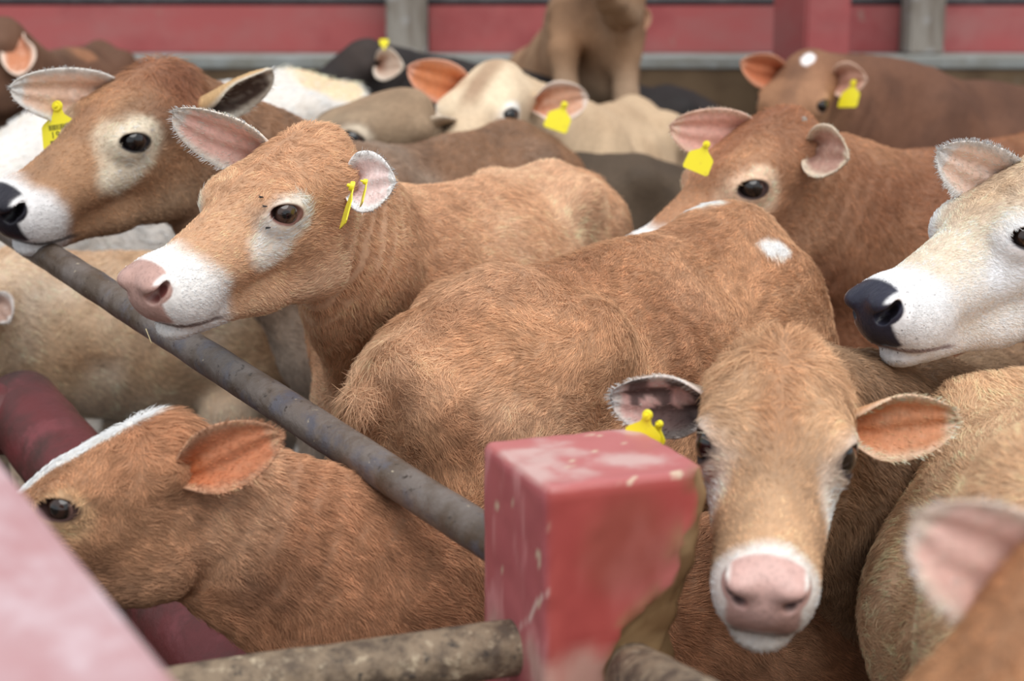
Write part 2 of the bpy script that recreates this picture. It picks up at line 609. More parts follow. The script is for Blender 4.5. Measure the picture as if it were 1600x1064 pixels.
LEGS_F = [(.36, .15, .55, .085), (.40, .135, .30, .05), (.39, .13, .09, .036), (.42, .13, .035, .045)]
LEGS_H = [(-.50, .14, .60, .13), (-.44, .15, .50, .095), (-.70, .13, .37, .05), (-.66, .13, .10, .036), (-.62, .13, .035, .045)]


def cow(spec):
    t0 = time.time()
    g = spec.get
    W, H = np.asarray(spec['W']), np.asarray(spec['H'])
    fx = W - H
    zW, zH = W[2], H[2]
    hor = np.array([fx[0], fx[1], 0])
    Lb = np.linalg.norm(hor)
    yaw = math.atan2(hor[1], hor[0])
    s = g('s', Lb / .85)
    sx = Lb / .85
    mid = (W * .45 + H * .40) / .85
    base = np.array([mid[0], mid[1], 0.0])
    Ry = np.array([[math.cos(yaw), -math.sin(yaw), 0], [math.sin(yaw), math.cos(yaw), 0], [0, 0, 1]])

    def loc(P):
        return (np.asarray(P) - base) @ Ry

    def dirl(v):
        return np.asarray(v) @ Ry

    def cv(v):                                # camera aligned (right, up, towards camera) -> local
        return dirl(RIGHT * v[0] + UPV * v[1] - FWD * v[2])
    fat = g('fat', 1.0)
    f = Field()
    slope = (zW - zH) / (.85 * sx)

    def zt(x):
        return zH + (zW - zH) * (x + .45) / .85
    tilt = math.atan(slope)
    Rt = np.array([[math.cos(tilt), 0, -math.sin(tilt)], [0, 1, 0], [math.sin(tilt), 0, math.cos(tilt)]])

    def B(x, y, drop):
        return np.array([x * sx, y * s * fat, zt(x) - drop * s])

    def E(x, y, dr, rx, ry, rz, k=.08, reg='torso'):
        f.ell(B(x, y, dr), (rx * sx, ry * s * fat, rz * s), Rt, k * s, 1, reg)
    E(.20, 0, .35, .45, .215, .315)
    E(-.18, 0, .37, .44, .255 * g('belly', 1), .31)
    E(-.15, 0, .22, .42, .20, .19)
    E(-.55, 0, .21, .26, .195, .19)
    f.cap(B(.36, 0, .055), B(-.5, 0, .05), .06 * s, .055 * s, .10 * s)
    f.cap(B(-.5, 0, .05), B(-.76, 0, .10), .05 * s, .045 * s, .08 * s)
    E(.36, 0, .06 - g('hump', 0), .17, .07, .075, .1)
    E(.50, 0, .52, .2, .12, .17)
    for y in (-1, 1):
        E(.36, y * .135, .34, .20, .09, .31)
        E(-.60, y * .115, .38, .20, .105, .29)
        E(-.42, y * (.155 + .02 * g('hook', .4)), .10 - .02 * g('hook', .4), .07, .05, .055, .13)
        E(-.73, y * .09, .17, .06, .05, .05, .08)
    # legs
    fore = g('fore')
    for si, y in enumerate((-1, 1)):
        st = g('stride', 0.0) * (1 if si else -1)
        pts = []
        for i, (x, yy, z, r) in enumerate(LEGS_F):
            zz = z * (zt(.38)) if z > .04 else z
            pts.append((np.array([x * sx + st * (.55 - z), y * yy * s, zz]), r * s))
        if fore:
            pts = [(loc(p), r) for p, r in fore[si]]
        for (a, ra), (b, rb) in zip(pts[:-1], pts[1:]):
            f.cap(a, b, ra, rb, .05 * s, reg='leg')
        pts = []
        for i, (x, yy, z, r) in enumerate(LEGS_H):
            zz = z * (zt(-.5)) if z > .04 else z
            pts.append((np.array([x * sx - st * (.55 - z) * .7, y * yy * s, zz]), r * s))
        for (a, ra), (b, rb) in zip(pts[:-1], pts[1:]):
            f.cap(a, b, ra, rb, .05 * s, reg='leg')
    # tail
    tl = [(-.76, .10, .036), (-.83, .17, .026), (-.85, .32, .019), (-.84, .55, .018), (-.83, .64, .034), (-.83, .82, .012)]
    for (x, d0, r0), (x1, d1, r1) in zip(tl[:-1], tl[1:]):
        f.cap(B(x, g('tail', 0) * d0, d0), B(x1, g('tail', 0) * d1, d1), r0 * s, r1 * s, .03 * s, reg='tail')
    # head and neck
    Lh = spec['L']
    Tw, Rw = np.asarray(spec['T']), rot_from(spec['fwd'], spec['up'])
    T, R = loc(Tw), Ry.T @ Rw

    def Hh(x, y, z):
        return T + R @ (np.array([x, y, z]) * Lh)
    nb = B(.40, 0, .27)
    nh = Hh(.08, 0, -.25)
    ax = unit(nh - nb)
    lat = np.cross(ax, (0, 0, 1)); lat = unit(lat)
    nm = (nb + nh) / 2 + np.array([0, 0, g('neck_sag', -.02)])
    nr = g('neck', 1.0)
    f.cap(nb, nm, .23 * s * nr, .195 * s * nr, .1 * s, .66, lat, 'neck')
    f.cap(nm, nh, .195 * s * nr, .185 * Lh, .1 * s, .66, lat, 'neck')
    f.cap(B(.36, 0, .08), Hh(.0, 0, -.15 - g('nape', 0)), .085 * s, .105 * Lh, .1 * s, 1, None, 'neck')
    f.cap(B(.54, 0, .55), Hh(.2, 0, -.42), .085 * s, .085 * Lh, .1 * s, .5, lat, 'neck')
    head_prims(f, T, R, Lh, g('muzw', 1), g('broww', 1), g('eye_s', 1))
    for e in g('extra', []):
        f.ell(loc(e[0]), np.array(e[1]), None, e[2], 1, e[3])
    h = g('h', .018)
    V, Tq = f.mesh(h)
    V = f.snap(V, 2)
    lev = g('lev', 0)
    cc = Hh(.5, 0, -.2)
    if lev >= 1:
        sel = (np.linalg.norm(V[Tq].mean(1) - cc, axis=1) < .68 * Lh)
        V, Tq = refine(V, Tq, sel); V = f.snap(V, 1)
    if lev >= 2:
        ct = V[Tq].mean(1)
        sel = (np.linalg.norm(ct - cc, axis=1) < .62 * Lh)
        V, Tq = refine(V, Tq, sel); V = f.snap(V, 1)
    feats = [Hh(.39, y * .21, -.13) for y in (-1, 1)] + [Hh(.93, y * .08, -.2) for y in (-1, 1)]
    rad = [.105, .105, .17, .17]
    for lv in range(g('feat', 0)):
        ct = V[Tq].mean(1)
        sel = np.zeros(len(Tq), bool)
        for c_, r_ in zip(feats, rad):
            sel |= np.linalg.norm(ct - c_, axis=1) < r_ * Lh * (1 - .12 * lv)
        V, Tq = refine(V, Tq, sel); V = f.snap(V, 2)
    N, _ = f.grad(V)
    cr0 = np.cross(V[Tq[:2000, 1]] - V[Tq[:2000, 0]], V[Tq[:2000, 2]] - V[Tq[:2000, 0]])
    if (cr0 * N[Tq[:2000, 0]]).sum() < 0:
        Tq = Tq[:, ::-1].copy()
    # ---- regions
    rg = f.regions(V)
    names = ['head', 'neck', 'torso', 'leg', 'tail']
    D = np.stack([rg[k] for k in names], 1)
    Wt = np.exp(-np.clip(D - D.min(1, keepdims=True), 0, 1) / (.03 * s))
    Wt /= Wt.sum(1, keepdims=True)
    wh, wn_, wt, wl, wtail = Wt.T
    q = (V - T) @ R / Lh
    seed = g('seed', 1)
    nL = fbm(V, 7, seed, 3)
    nM = fbm(V, 22, seed + 5, 3)
    nS = noise(V, 90, seed + 9)
    # ---- relief
    bump = (nM - .5) * .010 * (1 - wh) + (fbm(V, 5, seed + 40, 2) - .5) * .03 * (wt + wn_ * .6)
    xb = V[:, 0] / sx
    ztop = zt(xb)
    dn = np.clip((ztop - V[:, 2]) / s, 0, 1.2)
    rib = np.sin(2 * np.pi * (V[:, 0] / .085 + dn * .9 + nL * .6)) * sm(.1, .2, dn) * (1 - sm(.4, .55, dn)) * sm(-.35, -.15, xb) * (1 - sm(.15, .3, xb))
    bump = bump + g('ribs', .003) * rib * wt
    tn = (V - nb) @ ax
    ln = np.linalg.norm(nh - nb)
    fold = np.sin(2 * np.pi * (tn / .042 + nL * 1.5 + .12 * np.sin(V[:, 2] * 14))) * sm(.35, .75, tn / ln) * wn_
    bump = bump + g('folds', .0018) * fold
    V = V + N * bump[:, None]
    # ---- colour
    one = np.ones((len(V), 1))
    col = one * spec['base']
    col = mix(col, one * spec['dark'], sm(.47, .72, nL) * g('mott', .6))
    col = mix(col, one * g('light', spec['base']), sm(.50, .75, fbm(V, 4, seed + 31, 3)) * g('mott', .6))
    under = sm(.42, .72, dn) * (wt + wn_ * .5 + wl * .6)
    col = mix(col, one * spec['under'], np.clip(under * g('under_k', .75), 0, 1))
    col = mix(col, one * g('top', spec['dark']), (1 - sm(.02, .13, dn)) * wt * g('top_k', .35))
    hz = 1 - sm(.2, .5, -q[:, 2])
    face = g('face', spec['base'])
    fc = one * face
    fc = mix(fc, one * spec['dark'], sm(.45, .7, nL) * g('mott', .6) * .7)
    fc = mix(fc, one * g('poll', spec['dark']), (1 - sm(.05, g('poll_x', .38), q[:, 0] + nM * .1)) * sm(-.30, -.05, q[:, 2]) * g('poll_k', .5))
    stripe = (1 - sm(.02, .09, np.abs(q[:, 1] + .03 * (nM - .5)))) * (1 - sm(.35, .62, q[:, 0])) * sm(-.2, -.02, q[:, 2])
    fc = mix(fc, one * g('stripe', spec['dark']), stripe * g('stripe_k', .3))
    fc = mix(fc, one * g('jaw', spec['under']), sm(-.34, -.5, q[:, 2]) * g('jaw_k', .4))
    if 'cheek' in spec:
        fc = mix(fc, one * spec['cheek'], sm(.08, .2, np.abs(q[:, 1]) + .3 * np.clip(-q[:, 2] - .15, 0, 1)) * sm(.3, .5, q[:, 0] + .4 * (nM - .5)) * g('cheek_k', .8))
    # pale muzzle
    mz = sm(g('muz_at', .71), g('muz_at', .71) + .10, q[:, 0] + (nM - .5) * .07 - .10 * np.clip(q[:, 2] + .12, -.1, .1) * 4 * g('muz_slant', 1.0))
    fc = mix(fc, one * spec['muz'], mz * g('muz_k', 1.0))
    # pale eye ring, longer below and in front
    for y in (-1, 1):
        ex, ez = q[:, 0] - .395, q[:, 2] + .122
        side = sm(.03, .10, q[:, 1] * y)
        rx = np.where(ex > 0, .115, .105); rz = np.where(ez > 0, .072, .12)
        er = np.sqrt((ex / rx) ** 2 + (ez / rz) ** 2) / g('ring_s', 1.05) + (nM - .5) * .35
        fc = mix(fc, one * spec['ring'], (1 - sm(.65, 1.15, er)) * side * g('ring_k', .9))
        fc = mix(fc, one * spec['ring'], (1 - sm(.5, 1.1, np.sqrt(((ex - .10) / .11) ** 2 + ((ez + .10) / .09) ** 2) / g('tear_s', 1.0) + (nM - .5) * .4)) * side * g('tear_k', .5))
        ca, sa = math.cos(.48), math.sin(.48)
        px_, pz_ = (ex - .008) * ca + ez * sa, -(ex - .008) * sa + ez * ca
        al = np.sqrt((px_ / .066) ** 2 + (pz_ / .037) ** 2) / g('eye_s', 1)
        fc = mix(fc, one * g('lid', S(70, 50, 46)), (1 - sm(1.0, 1.28, al)) * side)
        inr = np.linalg.norm(q - np.array([.385, y * .222, -.13]), axis=1)
    # nose pad, nostrils, mouth
    pad = sm(.885, .905, q[:, 0] - .55 * np.clip(-(q[:, 2] + .19), 0, 1) - .10 * np.clip(np.abs(q[:, 1]) - .06, 0, 1)) * (1 - sm(.088, .104, np.abs(q[:, 1]))) * sm(-.295, -.28, q[:, 2]) * wh
    fc = mix(fc, one * spec['nose'], pad)
    nrim = 0
    for y in (-1, 1):
        nrim = np.maximum(nrim, 1 - sm(.92, 1.12, np.linalg.norm((q - np.array([.957, y * .084, -.142])) / np.array([.066, .044, .042]), axis=1)))
    fc = mix(fc, one * spec['nose'], nrim)
    pad = np.maximum(pad, nrim)
    nose_dots = sm(.62, .7, noise(V, 330, seed + 3)) * pad
    fc = mix(fc, one * spec['nose'] * .75, nose_dots * .5)
    for y in (-1, 1):
        dn_ = np.minimum(np.linalg.norm((q - np.array([.955, y * .085, -.14])) / np.array([.045, .032, .028]), axis=1),
                         np.linalg.norm((q - np.array([.972, y * .068, -.160])) / np.array([.03, .026, .023]), axis=1))
        fc = mix(fc, one * g('nostril', S(70, 40, 38)), (1 - sm(.75, 1.05, dn_)))
    mo = (1 - sm(.004, .016, np.abs(q[:, 2] + .292 + .42 * np.clip(.955 - q[:, 0], 0, .24)))) * sm(.70, .76, q[:, 0])
    fc = mix(fc, one * g('mouth', S(90, 62, 56)), mo * .8)
    speck = sm(.84, .9, noise(V, 300, seed + 77)) * mz * (1 - pad) * g('specks', .4)
    fc = mix(fc, one * S(90, 84, 84), speck)
    col = mix(col, fc, wh)
    col = mix(col, one * spec.get('legc', spec['under']), wl * sm(.0, .2, (.45 * zW - V[:, 2])))
    hoof = 1 - sm(.05, .07, V[:, 2])
    col = mix(col, one * S(60, 50, 44), hoof * wl)
    col = mix(col, one * g('switch', spec['dark']), wtail * sm(.4, .6, dn))
    for (pc, pr, pcol, edge) in g('patches', []):
        d_ = np.linalg.norm(((V - loc(pc)) @ (np.eye(3) if np.ndim(pr) == 0 else np.eye(3))) / pr, axis=1) + (nM - .5) * edge
        col = mix(col, one * pcol, 1 - sm(.8, 1.1, d_))
    for (pc, pr, pcol, edge) in g('hpatches', []):
        d_ = np.linalg.norm((q - np.array(pc)) / np.array(pr), axis=1) + (nM - .5) * edge
        col = mix(col, one * pcol, 1 - sm(.8, 1.1, d_))
    col = col * (.92 + .16 * nS)[:, None]
    wet = np.clip(pad * g('wetk', 1.0), 0, 1)
    # ---- fur direction
    bk = np.array([-1.0, 0, 0])
    out = np.sign(V[:, 1])[:, None] * np.array([0, 1.0, 0])
    fl = wt[:, None] * (bk + np.array([0, 0, -.55]) * sm(.05, .3, dn)[:, None] + out * .35 * (1 - sm(.05, .3, dn))[:, None])
    fl = fl + wn_[:, None] * (-ax * 1.0 + np.array([0, 0, -.6]))
    hb = -R[:, 0] + 0 * V
    hb = hb + (R[:, 1] * (np.sign(q[:, 1]) * .5)[:, None]) + (-R[:, 2] * (sm(.1, .35, -q[:, 2]) * .8)[:, None])
    wp = np.exp(-((q[:, 0] - .22) / .16) ** 2) * sm(-.2, -.05, q[:, 2])
    hb = hb + R[:, 0] * (wp * 1.6)[:, None] + R[:, 1] * (wp * q[:, 1] * 5)[:, None]
    fl = fl + wh[:, None] * hb + (wl + wtail)[:, None] * np.array([0, 0, -1.0])
    sw = np.stack([fbm(V, 9, seed + 51, 2), fbm(V, 9, seed + 52, 2), fbm(V, 9, seed + 53, 2)], 1) - .5
    sw2 = np.stack([fbm(V, 38, seed + 61, 2), fbm(V, 38, seed + 62, 2), fbm(V, 38, seed + 63, 2)], 1) - .5
    calm = (1 - .8 * wh * sm(.5, .72, q[:, 0]))[:, None]
    fl = fl + (sw * g('swirl', 2.4) + sw2 * g('clump', 1.8)) * calm
    faces = [Tq]
    bare = np.clip(pad * 1.0, 0, 1)
    for y in (-1, 1):
        bare = np.maximum(bare, 1 - sm(.9, 1.15, np.linalg.norm((q - np.array([.408, y * .212 * g('broww', 1), -.116])) / (np.array([.078, .07, .058]) * g('eye_s', 1)), axis=1)))
        bare = np.maximum(bare, 1 - sm(.9, 1.1, np.linalg.norm((q - np.array([.958, y * .083, -.145])) / np.array([.10, .065, .065]), axis=1)))
    lenf = g('fur', .019) * (1 - .30 * wh) * (1 - .55 * wh * sm(.3, .8, q[:, 0])) * (1 + 1.1 * g('tuft', .5) * wh * (1 - sm(.05, .22, q[:, 0])) * sm(-.2, -.05, q[:, 2])) + wtail * .03
    # ---- ears (part of the same body mesh)
    ear_frames = {}
    for key, sgn in (('earL', 1), ('earR', -1)):
        e = g(key)
        if e is None:
            continue
        eb = Hh(.035, sgn * e.get('ey', .150), e.get('ez', -.165)) if 'base' not in e else loc(e['base'])
        tip = loc(e['tip']) if 'tip' in e else eb + cv(unit(e['dir'])) * e.get('len', .15)
        if g('verbose'):
            print(key, np.round(eb @ Ry.T + base, 3), [np.round(v[0]) for v in proj((eb @ Ry.T + base)[None])])
        nn_ = cv(e['open'])
        Ve, Qe, inn, rim, u, d, sd, n = ear_mesh(eb, tip, nn_, e.get('w', .115) * Lh, e.get('roll', 0), e.get('curl', 1), .012, droop=e.get('droop', .06))
        o1 = np.ones((len(Ve), 1))
        outc = o1 * e.get('outer', face)
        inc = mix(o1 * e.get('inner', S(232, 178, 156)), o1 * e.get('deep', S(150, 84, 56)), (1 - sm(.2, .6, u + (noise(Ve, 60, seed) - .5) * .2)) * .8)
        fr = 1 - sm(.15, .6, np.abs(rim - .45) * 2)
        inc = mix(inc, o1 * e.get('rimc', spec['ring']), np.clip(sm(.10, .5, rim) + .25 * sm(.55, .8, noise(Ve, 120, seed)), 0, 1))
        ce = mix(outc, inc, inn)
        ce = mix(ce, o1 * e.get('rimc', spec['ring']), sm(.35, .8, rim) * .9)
        if 'spot' in e:
            ce = mix(ce, o1 * e['spot'], sm(.52, .6, noise(Ve, 55, seed + 3)) * inn * e.get('spot_k', .8) * sm(.15, .3, rim + .3))
        ei = np.arange(len(Ve)) + len(V)
        faces.append(Qe + len(V))
        # normals for fur: away from the other sheet
        n1 = len(Ve) // 2
        nrm = np.concatenate([Ve[:n1] - Ve[n1:], Ve[n1:] - Ve[:n1]])
        nrm /= np.linalg.norm(nrm, axis=1, keepdims=True) + 1e-9
        fe = np.tile(d, (len(Ve), 1)) + sd * (np.clip((Ve - eb) @ sd, -.05, .05) * 25 * (.3 + rim))[:, None] - n * 0.2
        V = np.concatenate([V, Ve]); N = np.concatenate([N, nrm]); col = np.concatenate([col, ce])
        wet = np.concatenate([wet, np.zeros(len(Ve))]); fl = np.concatenate([fl, fe])
        bare = np.concatenate([bare, inn * (1 - sm(.05, .4, rim)) * .8])
        lenf = np.concatenate([lenf, .005 + .003 * rim + .003 * inn])
        ear_frames[key] = (eb, d, sd, n)
    # ---- objects
    root = bpy.data.objects.new('cow', None)
    C.objects.link(root)
    root.location = base
    root.rotation_euler = (0, 0, yaw)
    root.empty_display_size = .2
    tagit(root, spec['label'], 'cow', 'cattle crowded in the pen')
    me = mesh_np('body', V, faces)
    set_col(me, col * (1 - .05 * (1 - bare) * (g('hair', 0) > 0))[:, None], wet)
    bo = link('body', me, root, M_COAT)
    for y in g('eyes', (-1, 1)):
        ea = R @ unit((.50, y * .85, .2))
        eye_object(root, Hh(.388, y * (.170 + .10 * (g('broww', 1) - 1) - .045 * (g('eye_s', 1) - 1)), -.124), ea, .054 * Lh * (1 + .6 * (g('eye_s', 1) - 1)), g('iris', S(44, 28, 20)))
    for tg in g('tags', []):
        tag_object(root, loc(tg['at']), cv(tg['right']), cv(tg['up']), tg.get('size', .055), tg.get('digits'))
    for wx in g('buds', []):
        bm = bmesh.new()
        bmesh.ops.create_uvsphere(bm, u_segments=12, v_segments=8, radius=.011, matrix=Matrix.Diagonal((1, .8, 1.3, 1)))
        me2 = bpy.data.meshes.new('horn_bud'); bm.to_mesh(me2); bm.free()
        me2.polygons.foreach_set('use_smooth', np.full(len(me2.polygons), True))
        hb_ = link('horn_bud', me2, root, M_GREY); hb_.location = Hh(*wx)
    # ---- coat of hair strands
    dens = g('hair', 0) * FUR
    if dens > 0:
        tri = np.concatenate([Tq] + [np.concatenate([q_[:, [0, 1, 2]], q_[:, [0, 2, 3]]]) for q_ in faces[1:]])
        A, Bv, Cc = V[tri[:, 0]], V[tri[:, 1]], V[tri[:, 2]]
        cr = np.cross(Bv - A, Cc - A)
        area = np.linalg.norm(cr, axis=1) / 2
        cen = ((A + Bv + Cc) / 3) @ Ry.T + base
        nw = (cr / (2 * area[:, None] + 1e-12)) @ Ry.T
        px, py, z = proj(cen)
        facing = (nw * unit(np.array([0, 0, 0]) + (EYE - cen).mean(0))).sum(1)
        ok = (px > -60) & (px < 1660) & (py > -60) & (py < 1124) & (z > .2) & (facing > -.35)
        wgt = area * ok * (1 - bare[tri].mean(1))
        tot = wgt.sum()
        cnt = int(min(tot * dens, g('hair_max', 150000)))
        if cnt > 100:
            ti = rng.choice(len(tri), cnt, p=wgt / tot)
            r1, r2 = rng.random(cnt), rng.random(cnt)
            fl_ = r1 + r2 > 1
            r1[fl_] = 1 - r1[fl_]; r2[fl_] = 1 - r2[fl_]
            w3 = np.stack([1 - r1 - r2, r1, r2], 1)[:, :, None]

            def ip(a):
                return (a[tri[ti]] * w3).sum(1)
            p0 = ip(V); n0 = ip(N); n0 /= np.linalg.norm(n0, axis=1, keepdims=True) + 1e-9
            d0 = ip(fl) + rng.normal(0, .22, (cnt, 3))
            d0 -= n0 * (d0 * n0).sum(1)[:, None]
            d0 /= np.linalg.norm(d0, axis=1, keepdims=True) + 1e-9
            c0 = ip(col)
            l0 = (lenf[:, None][tri[ti]] * w3).sum(1)[:, 0] * rng.uniform(.6, 1.25, cnt)
            lift = g('lift', .34) * rng.uniform(.4, 1.5, cnt)
            ts = np.array([0, .35, .7, 1.0])
            pts = (p0[:, None] + d0[:, None] * (l0[:, None] * ts)[..., None]
                   + n0[:, None] * ((l0 * lift)[:, None] * (ts - .45 * ts ** 2))[..., None])
            pts[:, 0] -= n0 * .002
            hc = bpy.data.hair_curves.new('coat')
            hc.add_curves([4] * cnt)
            hc.attributes['position'].data.foreach_set('vector', pts.astype(np.float32).ravel())
            ra = hc.attributes.get('radius') or hc.attributes.new('radius', 'FLOAT', 'POINT')
            rr = g('strand', .00034) * rng.uniform(.7, 1.2, cnt)[:, None] * np.array([1, .95, .7, .15])
            ra.data.foreach_set('value', rr.astype(np.float32).ravel())
            cl = fbm(p0 + d0 * .004, 75, seed + 91, 2)
            bri = rng.uniform(.80, 1.22, cnt) * (1 + g('clumpc', .9) * (cl - .5))
            ch = np.clip(c0 * bri[:, None] * g('hair_gain', 1.5), 0, .92)
            ca_ = hc.attributes.new('Col', 'FLOAT_COLOR', 'CURVE')
            ca_.data.foreach_set('color', np.concatenate([ch, np.ones((cnt, 1))], 1).astype(np.float32).ravel())
            na_ = hc.attributes.new('skin_normal', 'FLOAT_VECTOR', 'CURVE')
            nj = n0 + rng.normal(0, .12, (cnt, 3))
            na_.data.foreach_set('vector', nj.astype(np.float32).ravel())
            hc.materials.append(M_HAIR)
            ho = bpy.data.objects.new('coat', hc)
            C.objects.link(ho); ho.parent = root
            ho['kind'] = 'stuff'
    print('COW', spec['label'][:40], 'tris', len(Tq), 'hair', dens, round(time.time() - t0, 2))
    return root


# ------------------------------------------------------------------ the setting
def box_mesh(name, lo, hi, mat, parent=None, bev=0.0, cuts=0):
    bm = bmesh.new()
    bmesh.ops.create_cube(bm, size=1)
    lo, hi = Vector(lo), Vector(hi)
    for v in bm.verts:
        v.co = Vector(((lo[i] + hi[i]) / 2 + v.co[i] * (hi[i] - lo[i])) for i in range(3))
    if bev:
        bmesh.ops.bevel(bm, geom=bm.edges[:], offset=bev, segments=2, affect='EDGES')
    me = bpy.data.meshes.new(name)
    bm.to_mesh(me); bm.free()
    return link(name, me, parent, mat)


def struct(o):
    o['kind'] = 'structure'
    return o


floor = struct(box_mesh('floor', (-14, -4, -.1), (14, 10.6, 0), M_MUD))

WALL_Y = 8.0
wall = struct(box_mesh('wall_back', (-14, WALL_Y, 0), (14, WALL_Y + .5, 1.335), M_STAIN, None, .015))
ztop = at(0, 108, WALL_Y)[2]
struct(box_mesh('trim_1', (-14, WALL_Y - .012, ztop), (14, WALL_Y + .512, 1.345), M_CURB, None, .008))
zb0, zb1 = at(0, 84, WALL_Y + .5)[2], at(0, 9, WALL_Y + .5)[2]


def wx(px, Y):
    return (px - CX) / F_PX * Y * 1.0 / (math.cos(PITCH) + math.sin(PITCH) * (532 - 60) / F_PX * 0 + 0) * 0 + at(px, 60, Y)[0]


YB = WALL_Y + .5
upper = struct(box_mesh('wall_upper', (-14, YB + .10, 1.3), (14, YB + .25, 4.2), M_UPPER))
bays = [(-14.0, wx(607, YB)), (wx(668, YB), wx(1225, YB)), (wx(1316, YB), wx(1408, YB)), (wx(1464, YB), wx(1464, YB) + 3.4), (wx(1464, YB) + 3.6, 14)]
edges = []
for i, (a, b) in enumerate(bays):
    n = max(1, round((b - a) / 2.9))
    for k in range(n):
        x0, x1 = a + (b - a) * k / n, a + (b - a) * (k + 1) / n
        box_mesh('board', (x0 + .004, YB + .02, zb0), (x1 - .004, YB + .08, zb1), M_REDBOARD, upper, .006)
# the dark tube along the top of the boards
def tube(name, a, b, r, mat, parent=None, seg=32, cuts=60, wob=0.0, seed=0, caps=True):
    a, b = np.asarray(a, float), np.asarray(b, float)
    ax = unit(b - a)
    u = unit(np.cross(ax, (0.0, 0.1, 1.0))); v = np.cross(ax, u)
    t = np.linspace(0, 1, cuts)
    th = np.linspace(0, 2 * np.pi, seg, endpoint=False)
    ctr = a + (b - a) * t[:, None]
    ring = u * np.cos(th)[:, None] + v * np.sin(th)[:, None]
    P = ctr[:, None] + ring[None] * r
    P = P.reshape(-1, 3)
    if wob:
        nn = np.tile(ring[None], (cuts, 1, 1)).reshape(-1, 3)
        P = P + nn * ((fbm(P, 14, seed, 3) - .5) * wob)[:, None]
    P = np.concatenate([P, [a, b]])
    i = np.arange(cuts * seg).reshape(cuts, seg)
    q = np.stack([i[:-1], np.roll(i[:-1], -1, 1), np.roll(i[1:], -1, 1), i[1:]], -1).reshape(-1, 4)
    c0, c1 = len(P) - 2, len(P) - 1
    t0 = np.stack([np.roll(i[0], -1), i[0], np.full(seg, c0)], 1)
    t1 = np.stack([i[-1], np.roll(i[-1], -1), np.full(seg, c1)], 1)
    o0 = (a + b) / 2
    # local frame: object origin mid-pipe, x along the pipe
    Rm = np.stack([ax, np.cross(v, ax) if False else u, np.cross(ax, u)], 1)
    me = mesh_np(name, (P - o0) @ Rm, [q, t0, t1])
    o = link(name, me, parent, mat)
    o.matrix_local = Matrix(np.vstack([np.column_stack([Rm, o0]), [0, 0, 0, 1]]).tolist())
    return o


zt_ = at(0, 4, YB)[2]
tb = tube('wall_tube', (-13.9, YB + .05, zb1 + .035), (13.9, YB + .05, zb1 + .012), .024, M_DARK, None, 12, 2)
tagit(tb, 'dark metal tube running along the top of the red boards', 'pipe')
for px0, px1, lab in ((607, 668, 'grey weathered post standing on the far wall behind the black cow'),
                      (1408, 1464, 'grey weathered post on the far wall right of the red column')):
    x0, x1 = at(px0, 60, YB - .05)[0], at(px1, 60, YB - .05)[0]
    bm = bmesh.new()
    o = box_mesh('wall_post', (-(x1 - x0) / 2, -.09, 0), ((x1 - x0) / 2, .09, 2.4), M_GREY, None, .012)
    o.location = ((x0 + x1) / 2, YB - .11, 1.345)
    tagit(o, lab, 'post')
# red column standing in front of the wall, one corner towards us
cx0, cx1, cx2 = at(1214, 80, 7.55)[0], at(1258, 80, 7.45)[0], at(1325, 80, 7.55)[0]
bm = bmesh.new()
pl = [(cx0, 7.72), (cx1, 7.45), (cx2, 7.50), (cx2 - .13, 7.79)]
lo = [bm.verts.new((x, y, 0)) for x, y in pl]
hi = [bm.verts.new((x, y, 3.4)) for x, y in pl]
bm.faces.new(lo[::-1]); bm.faces.new(hi)
for i in range(4):
    bm.faces.new((lo[i], lo[(i + 1) % 4], hi[(i + 1) % 4], hi[i]))
bmesh.ops.recalc_face_normals(bm, faces=bm.faces)
bmesh.ops.bevel(bm, geom=[e for e in bm.edges if abs(e.verts[0].co.z - e.verts[1].co.z) > 1], offset=.012, segments=2, affect='EDGES')
me = bpy.data.meshes.new('red_column'); bm.to_mesh(me); bm.free()
o = link('red_column', me, None, M_REDBOARD)
tagit(o, 'tall red painted column in front of the far wall behind the calf with a white spot', 'column')

# ------------------------------------------------------------------ the fence
# corner post of the fence: red concrete, corner towards us, right edge broken away
pL, pF, pR = at(745, 697, 2.085), at(854, 764, 1.90), at(1096, 737, 1.975)
PZ = pF[2]
pL[2] = pR[2] = PZ
e1, e2 = (pL - pF)[:2], (pR - pF)[:2]
ang = math.atan2(e2[1], e2[0])
side = 0.224
ux, uy = np.array([math.cos(ang), math.sin(ang), 0]), np.array([-math.sin(ang), math.cos(ang), 0])
nh_, nz_ = 30, 110
bm = bmesh.new()
bmesh.ops.create_grid(bm, x_segments=1, y_segments=1, size=.5)
bm.clear()


def grid_face(o_, a_, b_, na, nb_):
    A_, B_ = np.meshgrid(np.linspace(0, 1, na + 1), np.linspace(0, 1, nb_ + 1), indexing='ij')
    P = o_ + A_[..., None] * a_ + B_[..., None] * b_
    i = np.arange((na + 1) * (nb_ + 1)).reshape(na + 1, nb_ + 1)
    q = np.stack([i[:-1, :-1], i[1:, :-1], i[1:, 1:], i[:-1, 1:]], -1).reshape(-1, 4)
    return P.reshape(-1, 3), q


